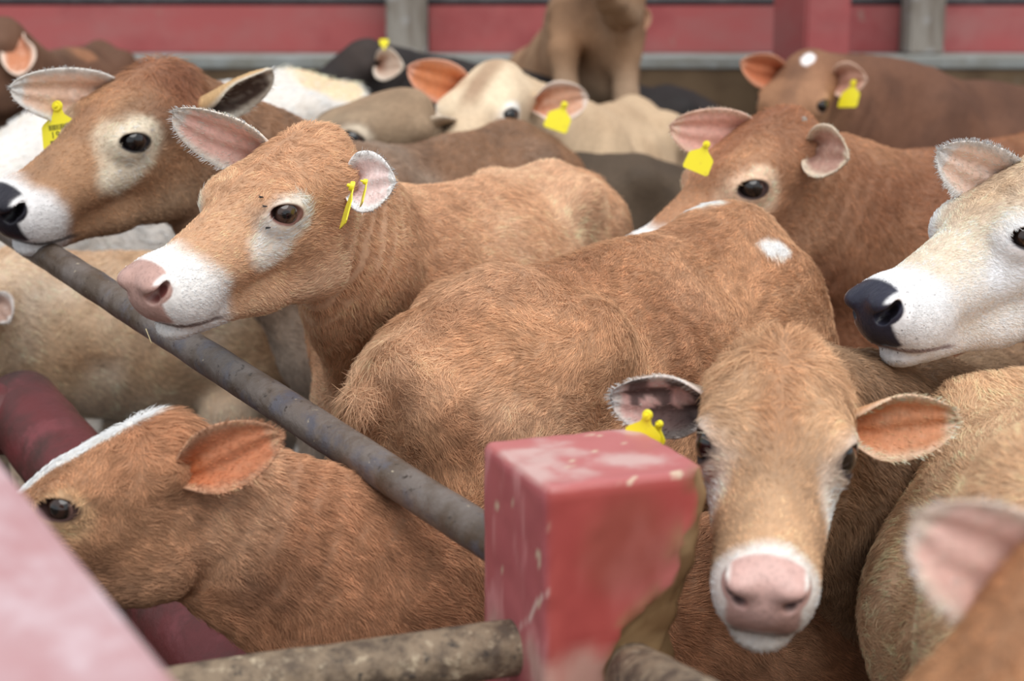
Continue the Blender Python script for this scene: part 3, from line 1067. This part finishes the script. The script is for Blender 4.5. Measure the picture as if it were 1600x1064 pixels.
sx_, sy_, hz_ = np.array([side, 0, 0]), np.array([0, side, 0]), np.array([0, 0, PZ])
Z0 = np.zeros(3)
parts = [grid_face(Z0, sx_, hz_, nh_, nz_), grid_face(sx_, sy_, hz_, nh_, nz_), grid_face(sx_ + sy_, -sx_, hz_, nh_, nz_),
         grid_face(sy_, -sy_, hz_, nh_, nz_), grid_face(hz_, sx_, sy_, nh_, nh_), grid_face(sy_, sx_, -sy_, nh_, nh_)]
Vp, Qp, off = [], [], 0
for P_, q_ in parts:
    Vp.append(P_); Qp.append(q_ + off); off += len(P_)
Vp, Qp = np.concatenate(Vp), np.concatenate(Qp)
key = np.round(Vp * 1e5).astype(np.int64)
_, first, inv = np.unique(key, axis=0, return_index=True, return_inverse=True)
Vp = Vp[first]; Qp = inv.ravel()[Qp]
# rounded edges
cen_ = np.array([side / 2, side / 2, 0])
q_ = Vp.copy()
br = .012
for ax_, lo_, hi_ in ((0, 0, side), (1, 0, side), (2, -9, PZ)):
    pass
core = np.stack([np.clip(Vp[:, 0], br, side - br), np.clip(Vp[:, 1], br, side - br), np.clip(Vp[:, 2], 0, PZ - br)], 1)
dv = Vp - core
dl = np.linalg.norm(dv, axis=1, keepdims=True)
Vp = np.where(dl > br, core + dv / np.maximum(dl, 1e-9) * br, Vp)
# broken right-hand corner (x = side, y = 0): a rough chip that deepens downwards
nn = fbm(Vp, 24, 4, 4)
depth = (.012 + .014 * sm(PZ - .03, PZ - .12, Vp[:, 2]) + .042 * sm(PZ - .11, PZ - .24, Vp[:, 2])) * sm(0, .12, Vp[:, 2] - (PZ - .75)) * (.55 + .9 * fbm(Vp, 9, 8, 3))
cd = (side - Vp[:, 0]) + Vp[:, 1] * .9
inside = np.clip(depth * 2.0 - cd, 0, 1)
dirc = np.array([-1, .3, 0])
mask = (Vp[:, 1] < side * .8) & (Vp[:, 0] > side * .25)
mv = inside * mask * .45
Vp = Vp + dirc * (mv + (nn - .5) * .03 * (mv > .002))[:, None]
Vp[:, 2] -= np.where(Vp[:, 2] > PZ - .02, mv * .25, 0)
Vp = Vp + (fbm(Vp, 30, 11, 3) - .5)[:, None] * .004
me = mesh_np('fence_post', Vp, [Qp])
one = np.ones((len(Vp), 1))
red = mix(one * S(176, 82, 76), one * S(184, 104, 100), sm(.4, .7, fbm(Vp, 9, 21, 3)))
red = mix(red, one * S(164, 72, 68), sm(.5, .75, fbm(Vp * np.array([1, 1, .5]), 16, 23, 3)))
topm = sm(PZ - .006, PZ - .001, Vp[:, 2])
red = mix(red, one * S(182, 112, 112), topm * .7)  # overhead light on the top face, painted in as paler red
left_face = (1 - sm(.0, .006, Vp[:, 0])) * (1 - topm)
red = mix(red, one * S(172, 92, 98), left_face * .8)  # left face turned from the light, its duller red painted in
streak = sm(.55, .72, fbm(Vp * np.array([1, 1, .22]), 40, 25, 3))
red = mix(red, one * S(214, 150, 150), streak * left_face * .55)
# round brownish scuff on the right face
sc_ = np.sqrt(((Vp[:, 0] - .115) / .07) ** 2 + ((Vp[:, 2] - (PZ - .085)) / .075) ** 2) + (fbm(Vp, 18, 31, 3) - .5) * .5
red = mix(red, one * S(140, 76, 62), (1 - sm(.5, 1.15, sc_)) * (Vp[:, 1] < .03) * .6)
dust = sm(.42, .68, fbm(Vp, 14, 33, 4)) * topm
red = mix(red, one * S(204, 182, 176), dust * .65)
conc = mix(one * S(150, 122, 88), one * S(112, 84, 56), sm(.35, .65, fbm(Vp, 26, 41, 3)))
edge_near = np.minimum(np.minimum(np.hypot(Vp[:, 0], Vp[:, 1]), np.hypot(Vp[:, 0], side - Vp[:, 1])), np.hypot(Vp[:, 1], PZ - Vp[:, 2]))
edge_near = np.minimum(edge_near, np.hypot(Vp[:, 0], PZ - Vp[:, 2]))
chip = sm(.745, .79, fbm(Vp, 40, 57, 4) + .12 * (1 - sm(.0, .02, edge_near)) - .02)
red = mix(red, one * S(206, 190, 164), chip * .85)
crack = 1 - sm(.0, .0045, np.abs(Vp[:, 2] - (PZ - .20) + .9 * Vp[:, 1] - .07 + .03 * (fbm(Vp, 16, 61, 3) - .5)))
red = mix(red, one * S(222, 196, 186), crack * left_face)
low = sm(PZ - .205, PZ - .25, Vp[:, 2] + (fbm(Vp, 20, 71, 3) - .5) * .06) * sm(.3, .55, fbm(Vp, 12, 73, 3))
red = mix(red, one * S(196, 172, 156), low * .55)
colp = mix(red, conc, np.clip(sm(.001, .008, mv) + .6 * (1 - sm(.0, .03, np.abs(cd - depth * 2))) * mask * sm(.4, .6, nn), 0, 1))
set_col(me, colp)
mp_ = mat_attr('post_paint', .5, .4)
post = link('fence_post', me, None, mp_)
post.location = (pF[0], pF[1], 0)
post.rotation_euler = (0, 0, ang)
tagit(post, 'square red painted concrete fence post with a broken right edge', 'post')


def pw(x, y, z):
    return np.array([pF[0], pF[1], 0]) + ux * x + uy * y + np.array([0, 0, z])


# upper rail running away to the left
RA = pw(.05, side - .01, 1.7)
for _ in range(30):
    RA[2] += (proj(RA[None])[1][0] - 872) * .0005
RB = at(75, 399, 3.30)
rd = RB - RA
up_rail = tube('fence_rail', RA, RB + rd * .45, .0292, M_PIPE, None, 36, 160, .0035, 3)
tagit(up_rail, 'long grey steel pipe rail running from the post under the tan cow\'s chin', 'rail')
# short pipes at the foot of the picture
p1 = pw(.015, .11, PZ - .245)
q1 = at(230, 1092, 1.86)
tagit(tube('fence_rail', p1, p1 + (q1 - p1) * 1.6, .036, M_PIPE2, None, 32, 90, .006, 5), 'mottled dirty pipe leaving the post along the bottom edge to the left', 'rail')
p2 = pw(.125, .02, PZ - .262)
q2 = at(1095, 1120, 1.62)
tagit(tube('fence_rail', p2, p2 + (q2 - p2) * 2.2, .040, M_PIPE2, None, 32, 60, .006, 6), 'short stub of brown pipe leaving the post at its lower right', 'rail')
# thick red lower rail and its cross beam
LA, LB = at(390, 1075, 2.62), at(60, 672, 3.45)
ld = LB - LA
lr = tube('lower_rail', LA - ld * .5, LB + ld * .12, .088, M_REDDARK, None, 32, 60, .006, 8)
tagit(lr, 'thick dark red painted lower rail below the calf with the white blaze', 'rail')
lc = tube('cross_rail', LB + ld * .06 + np.array([.03, 0, 0]), LB + ld * .06 + np.array([-1.3, -.10, .02]), .080, M_REDDARK, None, 32, 20, .006, 9)
tagit(lc, 'dark red painted rail stub at the left edge under the pale calf', 'rail')
# broad red beam close to us, coloured pale pink for the sky it reflects
nA, nB = at(-60, 622, 1.42), at(346, 1120, 1.02)
nd = unit(nB - nA)
nl = unit(np.cross((0, 0, 1.0), nd)) * -1
if nl[0] > 0:
    nl = -nl
up_ = np.cross(nd, -nl); up_ = up_ if up_[2] > 0 else -up_
bm = bmesh.new()
Lbeam = np.linalg.norm(nB - nA) * 1.5
bmesh.ops.create_cube(bm, size=1)
for v in bm.verts:
    v.co = Vector((v.co.x * Lbeam, (v.co.y - .5) * .42, (v.co.z - .5) * .12))
bmesh.ops.bevel(bm, geom=bm.edges[:], offset=.018, segments=4, affect='EDGES')
me = bpy.data.meshes.new('near_beam'); bm.to_mesh(me); bm.free()
nbm = link('near_beam', me, None, M_REDSKY)
ctr = (nA + nB) / 2
nbm.matrix_world = Matrix(np.vstack([np.column_stack([nd, np.cross(up_, nd), up_, ctr]), [0, 0, 0, 1]]).tolist())
if (np.cross(up_, nd) @ nl) > 0:
    nbm.matrix_world = Matrix(np.vstack([np.column_stack([-nd, np.cross(up_, -nd), up_, ctr]), [0, 0, 0, 1]]).tolist())
tagit(nbm, 'broad red beam with pale pink sky sheen painted in, sloping across the lower left corner', 'beam')

# ------------------------------------------------------------------ the herd
WHITE = S(244, 240, 236)
CREAM = S(236, 222, 202)
TAN = S(205, 150, 106)
specs = []


def soft(c, k=.24):
    c = np.asarray(c, float)
    y = c @ np.array([.3, .55, .15])
    w = np.clip((.62 - y) / .4, 0, 1)
    return np.clip((c * (1 - k) + y * k) * (1 + w * np.array([.07, .21, .18])), 0, .9)


def add(**k):
    for n_ in ('base', 'dark', 'light', 'under', 'face', 'poll', 'stripe', 'jaw', 'top'):
        if n_ in k:
            k[n_] = soft(k[n_])
    specs.append(k)


# 1 cow resting its chin on the rail
add(label='tan cow with a pale pink nose resting its chin on the pipe rail', seed=11,
    W=at(600, 316, 3.25), H=at(845, 266, 3.75), hook=1.2, L=.435, T=(-.332, 2.78, 1.476), fwd=(-.597, -.70, -.40), up=(-.19, -.34, .92),
    base=S(200, 140, 98), dark=S(176, 112, 72), light=S(220, 172, 134), under=S(222, 190, 160), face=S(206, 146, 102), poll=S(190, 124, 80),
    muz=WHITE, ring=S(250, 240, 228), nose=S(186, 150, 140), nostril=S(120, 70, 66), jaw=S(220, 178, 144), tear_k=.75,
    h=.016, lev=2, feat=2, hair=230000, hair_max=170000, folds=.0028, lid=S(120, 84, 78), iris=S(70, 52, 44),
    earR=dict(tip=at(272, 182, 2.72), open=(-.35, -.35, .85), w=.115, inner=S(242, 196, 184), deep=S(214, 150, 120), rimc=S(248, 238, 226), curl=.75),
    verbose=1, earL=dict(ez=-.21, dir=(.75, .0, .6), len=.10, curl=.8, open=(-.35, .05, .93), w=.115, inner=S(236, 210, 206), deep=S(150, 84, 60), rimc=S(250, 246, 244), outer=S(232, 214, 200)),
    tags=[dict(at=at(553, 292, 2.62), right=(.25, .1, .95), up=(.28, .96, 0), size=.060), dict(at=at(574, 285, 2.66), right=(.2, .1, .95), up=(.25, .97, 0), size=.035)])
# 2 big brown cow at the left
add(label='red-brown cow with a black nose, cream eye ring and numbered tag at the left edge', seed=23,
    W=at(545, 250, 4.0), H=at(780, 205, 4.6), muz_at=.77, L=.51, T=(-.742, 3.56, 1.545), fwd=(-.558, -.719, -.414), up=(-.15, -.403, .903),
    base=S(142, 92, 60), dark=S(112, 76, 56), light=S(150, 120, 104), under=S(196, 182, 170), ring_s=1.3, tear_s=1.15, face=S(172, 114, 72), poll=S(120, 58, 34), poll_k=.95,
    muz=S(240, 238, 238), ring=S(238, 224, 200), nose=S(40, 38, 46), nostril=S(16, 14, 18), jaw=S(170, 140, 112), lid=S(34, 30, 34), mouth=S(44, 40, 44),
    tear_k=.9, stripe=S(176, 104, 62), h=.018, lev=2, feat=1, hair=130000, hair_max=80000, tuft=1.9, mott=.8, iris=S(24, 18, 18), strand=.0004, legc=S(190, 182, 176),
    earR=dict(ez=-.2, tip=at(18, 138, 3.35), open=(.05, -.25, .95), w=.115, inner=S(234, 196, 172), deep=S(214, 160, 122), rimc=S(236, 232, 226), curl=.7, droop=.02),
    earL=dict(dir=(.86, .32, .1), len=.19, open=(.35, -.8, .35), w=.115, inner=S(90, 74, 66), deep=S(60, 50, 46), rimc=S(216, 206, 190), outer=S(200, 164, 120), curl=1.1),
    tags=[dict(at=at(90, 166, 3.43), right=(.97, .10, .2), up=(.24, .97, .1), size=.080, digits=[('1937', -.80, .24), ('5816', -1.06, .29)])])
# 3 mid cow seen from its rump
add(label='tan cow seen from behind, its long back filling the middle of the pen', seed=37,
    s=.92, W=at(1150, 354, 3.32), H=at(800, 442, 2.83), L=.46, T=at(1260, 560, 3.6), fwd=(.55, .45, -.7), up=(.4, .4, .8),
    base=S(186, 126, 84), dark=S(150, 92, 56), light=S(212, 158, 118), under=S(190, 138, 98), muz=WHITE, ring=CREAM, nose=S(60, 50, 52), fat=1.08,
    h=.016, lev=0, hair=230000, hair_max=260000, top=S(160, 98, 58), hump=.015, mott=.75, switch=S(176, 108, 66), tail=.35,
    patches=[(at(1217, 380, 3.18), .035, WHITE, 1.6), (at(1100, 338, 3.32), .05, S(238, 226, 216), .9)],
    earL=dict(tip=at(1150, 600, 3.95), open=(0, 0, 1), w=.115), earR=dict(tip=at(1330, 620, 3.6), open=(0, 0, 1), w=.115))
# 4 tagged cow at the right
add(label='chestnut cow with a yellow tag in its far ear, head raised behind the tan back', seed=41,
    nape=.16, W=at(1400, 266, 4.05), H=at(1640, 210, 4.6), L=.54, T=at(1220, 166, 3.78), fwd=(-.75, -.42, -.50), up=(-.40, -.24, .88),
    base=S(142, 82, 48), dark=S(112, 60, 34), light=S(168, 108, 70), under=S(138, 82, 52), face=S(182, 118, 76), poll=S(142, 80, 46), poll_k=.8, stripe=S(146, 78, 44), stripe_k=.6,
    muz=WHITE, ring_s=1.2, ring=S(238, 204, 176), nose=S(80, 62, 60), h=.018, lev=2, feat=1, hair=90000, hair_max=70000, strand=.00045, jaw=S(196, 136, 98), jaw_k=.6, tear_k=.3, lid=S(60, 46, 46), iris=S(30, 22, 20),
    earR=dict(tip=at(1054, 200, 3.7), open=(-.1, -.3, .9), w=.115, inner=S(236, 184, 170), deep=S(220, 160, 146), rimc=S(238, 200, 180), curl=.7),
    earL=dict(dir=(.30, -.25, .9), len=.15, open=(-.8, .1, .5), w=.115, inner=S(190, 150, 136), deep=S(120, 84, 72), rimc=S(226, 206, 184), outer=S(220, 190, 160)),
    buds=[(.0, .11, -.07)],
    tags=[dict(at=at(1104, 226, 3.62), right=(.88, -.40, .25), up=(.45, .89, .1), size=.058)])
# 5 calf at the far right
add(label='red-brown calf with a white spot on its forehead in front of the red column', seed=53,
    W=at(1400, 122, 5.9), H=at(1690, 150, 6.5), L=.52, T=at(1265, 84, 5.5), fwd=(-.424, -.779, -.461), up=(-.176, -.429, .886),
    base=S(112, 62, 36), dark=S(84, 45, 27), under=S(100, 56, 36), face=S(158, 98, 58), poll=S(140, 80, 44), ring=S(206, 158, 122), muz=WHITE, nose=S(90, 60, 56),
    h=.022, lev=1, feat=1, ring_k=.6,
    hpatches=[((.10, .02, .0), (.075, .045, .10), S(236, 228, 226), .3)],
    earR=dict(tip=at(1162, 98, 5.4), open=(-.1, -.25, .9), w=.115, inner=S(214, 130, 92), deep=S(176, 84, 48), rimc=S(222, 160, 128)),
    earL=dict(dir=(.45, -.1, .85), len=.16, open=(-.8, 0, .5), w=.115, inner=S(200, 150, 130), deep=S(140, 84, 62), rimc=S(214, 178, 158)),
    tags=[dict(at=at(1334, 130, 5.38), right=(.6, -.1, .75), up=(.35, .93, 0), size=.075)])
# 6 cream cow at the right edge
add(label='cream-faced cow with a black nose entering at the right edge', seed=61,
    W=(1.38, 2.98, 1.36), H=(2.25, 3.15, 1.34), L=.455, T=(.876, 2.685, 1.444), fwd=(-.80, -.471, -.36), up=(-.306, -.156, .939),
    base=S(222, 190, 158), dark=S(196, 156, 120), light=S(240, 226, 208), under=S(240, 234, 228), face=S(230, 208, 182), poll=S(176, 130, 94), poll_k=.95, poll_x=.80, stripe=S(176, 132, 96), stripe_k=.7,
    muz=S(240, 240, 242), ring=S(244, 246, 252), nose=S(46, 46, 60), nostril=S(22, 20, 26), jaw=S(240, 234, 228), jaw_k=.9, cheek=S(238, 232, 226), mouth=S(110, 84, 84), lid=S(40, 38, 44),
    h=.016, lev=2, feat=2, hair=200000, hair_max=70000, fur=.014, specks=.8, tear_k=1, mott=.3,
    earR=dict(ez=-.19, tip=at(1475, 240, 2.62), open=(-.1, -.3, .95), w=.115, inner=S(240, 208, 190), deep=S(224, 178, 146), rimc=S(248, 242, 238), curl=.7),
    earL=dict(dir=(.7, .0, .7), len=.15, open=(-.7, -.2, .7), w=.115))
# 7 calf facing us
add(label='tan calf with a pink nose facing straight out beside the red post', seed=71,
    W=at(1440, 590, 2.82), H=at(1590, 560, 3.42), L=.47, T=(.382, 2.281, 1.225), fwd=(-.168, -.91, -.38), up=(0, -.385, .923),
    base=S(142, 100, 70), dark=S(104, 72, 52), light=S(160, 120, 88), under=S(128, 100, 82), face=S(206, 150, 104), poll=S(204, 138, 90), stripe=S(170, 106, 62), stripe_k=.7,
    muz=S(238, 232, 226), muz_slant=.1, muz_at=.80, ring=S(236, 220, 206), nose=S(206, 168, 160), nostril=S(74, 48, 46), lid=S(50, 40, 42), iris=S(20, 16, 16), mouth=S(120, 92, 88),
    h=.016, lev=2, feat=2, hair=170000, hair_max=130000, tuft=1.6, fur=.022, strand=.0004, tear_k=1.0, tear_s=1.35, ring_k=.7, ring_s=1.15, neck=.95, muzw=.87, broww=1.06, eye_s=1.25,
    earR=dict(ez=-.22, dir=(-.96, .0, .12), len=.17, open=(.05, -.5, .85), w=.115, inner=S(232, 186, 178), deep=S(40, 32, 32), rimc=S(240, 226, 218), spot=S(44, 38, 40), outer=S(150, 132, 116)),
    verbose=1, earL=dict(ez=-.27, dir=(.96, .0, .15), len=.185, open=(-.05, -.35, .9), w=.115, inner=S(226, 160, 122), deep=S(206, 128, 84), rimc=S(234, 200, 172), outer=S(206, 156, 116)),
    tags=[dict(at=at(1012, 648, 2.16), right=(.9, -.25, .3), up=(.25, .9, .2), size=.05), dict(at=at(1032, 662, 2.17), right=(.7, -.5, .5), up=(.1, .95, .2), size=.035)])
# 8 calf reaching under the rail
add(label='brown calf with a white blaze pushing its head under the rail', seed=83,
    W=(.06, 2.50, .83), H=(.52, 2.70, .84), L=.41, T=at(244, 650, 2.3), fwd=(-.90, -.18, -.38), up=(-.351, 0, .935), verbose=1,
    base=S(166, 104, 66), dark=S(124, 76, 50), light=S(196, 140, 102), under=S(150, 104, 76), face=S(170, 110, 70), poll=S(166, 96, 54), muz=WHITE, ring=S(196, 162, 126), nose=S(120, 90, 86), under_k=.9,
    s=.66, fat=.9, h=.014, lev=2, feat=2, hair=230000, hair_max=130000, tear_k=.3, ring_k=.75, tuft=1.0, mott=.8, lid=S(60, 38, 36), iris=S(50, 32, 26), neck=1.02,
    hpatches=[((.30, -.01, .0), (.32, .075, .14), S(240, 236, 230), .25)],
    earL=dict(ez=-.2, ey=.10, dir=(.84, .33, .36), len=.185, open=(-.2, -.2, .95), w=.115, inner=S(204, 132, 96), deep=S(180, 96, 52), rimc=S(198, 150, 120), outer=S(180, 124, 88), curl=.8),
    earR=dict(dir=(.3, -.5, -.8), len=.14, open=(0, 0, 1), w=.115))
# 9 pale faced cow far back
add(label='cream cow with a brown forehead stripe, its ears spread, behind the brown back', seed=97,
    W=at(890, 178, 5.35), H=at(985, 163, 5.95), L=.56, T=at(776, 96, 5.0), fwd=(-.31, -.87, -.36), up=(-.12, -.35, .92),
    base=S(206, 166, 126), dark=S(184, 140, 102), under=S(196, 152, 116), face=S(228, 200, 160), poll=S(226, 196, 158), stripe=S(160, 112, 80), stripe_k=.9, ring=S(250, 246, 240), muz=WHITE, nose=S(60, 50, 52),
    h=.022, lev=1, feat=1, s=.95, lid=S(34, 30, 34), iris=S(20, 18, 20),
    earR=dict(tip=at(642, 108, 4.85), open=(.05, -.3, .9), w=.115, inner=S(232, 150, 104), deep=S(216, 128, 84), rimc=S(236, 176, 150), curl=.8),
    earL=dict(ez=-.24, tip=at(918, 152, 4.95), open=(-.1, -.2, .95), w=.115, inner=S(224, 170, 140), deep=S(176, 96, 50), rimc=S(230, 210, 196)),
    tags=[dict(at=at(882, 164, 4.75), right=(.9, -.35, .25), up=(.42, .9, 0), size=.07)])
# 10 grey brown cow
add(label='grey-brown cow whose forehead and dark eye show over the brown back', seed=101,
    W=at(730, 240, 4.95), H=at(985, 246, 5.2), L=.55, nape=.15, T=at(640, 137, 4.65), fwd=(-.91, -.33, -.24), up=(-.24, -.2, .95),
    base=S(88, 64, 46), dark=S(66, 48, 36), under=S(80, 60, 46), face=S(150, 116, 88), poll=S(170, 122, 84), ring=S(222, 206, 184), muz=WHITE, nose=S(50, 44, 46), h=.022, lev=1, feat=1, lid=S(24, 22, 26), iris=S(16, 14, 16), stripe=S(178, 130, 92),
    cheek=S(104, 84, 70), ring_k=.95, ring_s=1.1, poll_x=.6,
    earL=dict(tip=at(706, 182, 4.75), open=(-.2, .5, .8), w=.08, inner=S(200, 170, 146), deep=S(120, 90, 70), rimc=S(214, 198, 178)),
    earR=dict(dir=(-.2, -.3, -.9), open=(0, 1, 0), w=.115),
    tags=[dict(at=at(666, 174, 4.72), right=(.95, .2, .3), up=(-.2, .97, 0), size=.06)])
# 11 white cow behind the left group
add(label='white cow standing behind the red-brown head at the left', seed=107,
    W=at(60, 198, 4.9), H=at(432, 126, 5.5), L=.48, T=at(-70, 300, 4.45), fwd=(-.6, -.3, -.75), up=(-.5, -.1, .8),
    base=S(232, 224, 216), dark=S(214, 198, 182), under=S(226, 216, 206), muz=WHITE, ring=WHITE, nose=S(60, 56, 60), h=.022, lev=0, fur=.03, hair=14000, hair_max=14000, strand=.0009,
    patches=[(at(500, 135, 5.6), .16, S(236, 206, 172), .5)],
    earR=dict(tip=at(-160, 260, 4.4), open=(0, 0, 1), w=.115), earL=dict(tip=at(-30, 300, 4.8), open=(0, 0, 1), w=.115))
# 12 far left dark brown
add(label='dark chestnut cow at the upper left corner with a white-rimmed ear', seed=113,
    W=at(55, 92, 6.0), H=at(150, 72, 6.6), L=.50, T=at(-8, 28, 5.75), fwd=(-.85, -.15, -.5), up=(-.5, -.05, .85),
    base=S(108, 62, 38), dark=S(78, 45, 29), light=S(130, 84, 56), under=S(84, 52, 36), muz=WHITE, ring=CREAM, nose=S(60, 50, 52), h=.022, lev=1, face=S(120, 72, 46),
    patches=[(at(140, 84, 6.3), np.array([.10, .10, .03]), S(150, 104, 76), .8)],
    earL=dict(tip=at(28, 116, 5.62), base=at(33, 62, 5.72), open=(.1, 0, 1), w=.115, inner=S(196, 130, 96), deep=S(160, 92, 60), rimc=S(232, 206, 188), curl=.8),
    earR=dict(tip=at(-90, 40, 6.2), open=(0, 0, 1), w=.115))
# 13 black cow
add(label='black cow with a pale inner ear near the far grey post', seed=127,
    W=at(800, 128, 6.5), H=at(1030, 140, 7.0), L=.52, T=at(556, 66, 6.0), fwd=(-.793, -.016, -.609), up=(-.605, -.099, .79),
    base=S(46, 36, 36), dark=S(30, 25, 27), under=S(40, 32, 32), face=S(44, 35, 36), poll=S(84, 54, 40), muz=S(60, 52, 52), ring=S(50, 42, 42), nose=S(30, 28, 30), h=.022, lev=1, poll_k=.4, ring_k=.2, tear_k=0, mott=.4, s=.95, legc=S(40, 32, 32),
    earL=dict(tip=at(624, 104, 5.72), base=at(594, 100, 5.95), open=(-.15, -.1, 1), w=.115, inner=S(214, 186, 166), deep=S(150, 90, 62), rimc=S(222, 206, 190), outer=S(120, 100, 90)),
    earR=dict(tip=at(540, 100, 6.4), open=(0, 0, 1), w=.115),
    tags=[dict(at=at(600, 76, 5.8), right=(1, 0, 0), up=(0, -1, 0), size=.03)])
# 14 mounting cow at the back
mW, mH = np.array(at(930, -36, 6.75)), np.array([.14, 7.5, 1.40])
add(label='brown cow rearing up with its forelegs over the black back', seed=131,
    W=mW, H=mH, L=.48, T=at(985, -70, 6.45), fwd=(-.35, -.85, .15), up=(0, .2, .95), s=.86, fat=.9,
    base=S(160, 106, 66), dark=S(128, 82, 50), light=S(190, 138, 98), under=S(170, 138, 112), under_k=.8, muz=WHITE, ring=CREAM, nose=S(70, 60, 60), h=.022, lev=1,
    fore=[[(at(890, 30, 6.62), .09), (at(880, 85, 6.45), .055), (at(884, 140, 6.38), .042), (at(888, 165, 6.35), .045)],
          [(at(965, 30, 6.62), .09), (at(975, 85, 6.45), .055), (at(978, 150, 6.38), .042), (at(975, 170, 6.35), .045)]],
    earL=dict(tip=at(998, 52, 6.45), base=at(990, 5, 6.5), open=(.2, 0, 1), w=.115, inner=S(214, 166, 140), deep=S(150, 104, 80), rimc=S(200, 160, 130)),
    earR=dict(tip=at(840, -60, 6.5), open=(0, 0, 1), w=.115))
# 15 pale calf left
add(label='pale sandy calf standing beyond the rail at the left edge', seed=139,
    W=at(20, 402, 4.15), H=at(330, 402, 4.25), L=.38, T=at(-30, 442, 4.0), fwd=(-.85, -.35, -.4), up=(-.3, -.2, .9),
    base=S(204, 158, 118), dark=S(172, 120, 80), light=S(222, 194, 166), under=S(212, 190, 168), under_k=1, muz=WHITE, ring=CREAM, nose=S(70, 60, 60), h=.02, lev=1, hair=30000, hair_max=20000, strand=.0006, s=.62, mott=.9, legc=S(190, 176, 160),
    earL=dict(tip=at(12, 500, 3.85), base=at(-12, 470, 3.95), open=(.2, .1, 1), w=.115, inner=S(170, 140, 126), deep=S(110, 84, 74), rimc=S(206, 196, 190)),
    earR=dict(tip=at(-120, 430, 4.3), open=(0, 0, 1), w=.115))
# 16 tan flank at the lower right
add(label='light tan cow whose shoulder and flank fill the lower right edge', seed=149,
    W=(.785, 1.90, 1.20), H=(.92, 2.48, 1.14), L=.44, T=(1.02, 1.42, .98), fwd=(.55, -.55, -.6), up=(.4, -.3, .8), s=.98, fat=1.25, belly=1.15,
    base=S(214, 162, 118), dark=S(192, 136, 92), light=S(232, 190, 150), under=S(212, 164, 124), muz=WHITE, ring=CREAM, nose=S(90, 70, 70), h=.018, hair=70000, hair_max=60000, strand=.0004,
    earL=dict(tip=(1.22, 1.5, 1.0), open=(0, 0, 1), w=.115), earR=dict(tip=(.86, 1.28, 1.0), open=(0, 0, 1), w=.115))
# 17 nearest head, out of focus
add(label='blurred brown cow at the bottom right corner with one pink ear raised', seed=157,
    W=(1.02, 1.06, 1.22), H=(1.85, .9, 1.2), L=.50, T=at(1690, 832, 1.32), fwd=(-.62, -.42, -.66), up=(-.55, -.2, .8),
    base=S(176, 112, 66), dark=S(150, 90, 52), under=S(170, 120, 84), face=S(182, 116, 68), poll=S(170, 104, 64), muz=WHITE, ring=CREAM, nose=S(150, 110, 104), h=.016, lev=1, hair=60000, hair_max=40000, strand=.0004, stripe_k=.5,
    earR=dict(ez=-.2, tip=at(1440, 815, 1.34), open=(-.1, -.25, .95), w=.115, inner=S(240, 196, 184), deep=S(232, 178, 166), rimc=S(240, 214, 198), curl=.75),
    earL=dict(tip=(.72, 1.30, 1.2), open=(0, 0, 1), w=.115))

for sp in specs:
    cow(sp)
# small things found on the surface they sit on
dg = bpy.context.evaluated_depsgraph_get()
dg.update()


def surface(px, py):
    d = unit(FWD + RIGHT * (px - CX) / F_PX - UPV * (py - CY) / F_PX)
    hit, p, nrm, *_ = scene.ray_cast(dg, Vector(EYE), Vector(d))
    return (np.array(p), np.array(nrm)) if hit else (None, None)


fly_me = None
for px, py, lab in ((411, 311, 'upper of two tiny black flies in front of the tan cow\'s eye'), (416, 324, 'lower of two tiny black flies in front of the tan cow\'s eye'),
                    (420, 353, 'single tiny black fly below the tan cow\'s eye')):
    p, nrm = surface(px, py)
    if p is None:
        continue
    if fly_me is None:
        bm = bmesh.new()
        for cx_, r_ in ((0, .0016), (.0022, .0011), (-.0026, .0018)):
            bmesh.ops.create_uvsphere(bm, u_segments=10, v_segments=6, radius=r_, matrix=Matrix.Translation((cx_, 0, 0)))
        for y_ in (-1, 1):
            vs = [bm.verts.new(q_) for q_ in ((0, y_ * .0006, .0012), (-.005, y_ * .0022, .0014), (-.0055, y_ * .0008, .0013))]
            bm.faces.new(vs)
        fly_me = bpy.data.meshes.new('fly'); bm.to_mesh(fly_me); bm.free()
        fly_me.materials.append(M_FLY)
    o = link('fly', fly_me)
    o.location = p + nrm * .006
    o.rotation_euler = Vector(nrm).to_track_quat('Z', 'Y').to_euler()
    tagit(o, lab, 'fly', 'flies on the face')
p, nrm = surface(236, 522)
if p is not None:
    st = tube('straw', p + nrm * .003 + np.array([-.006, 0, .010]), p + nrm * .006 + np.array([.008, -.01, -.014]), .0007, M_STRAW, None, 6, 6)
    tagit(st, 'short bit of straw stuck to the chin of the tan cow', 'straw')

print('SCRIPT', round(time.time() - T_START, 1))
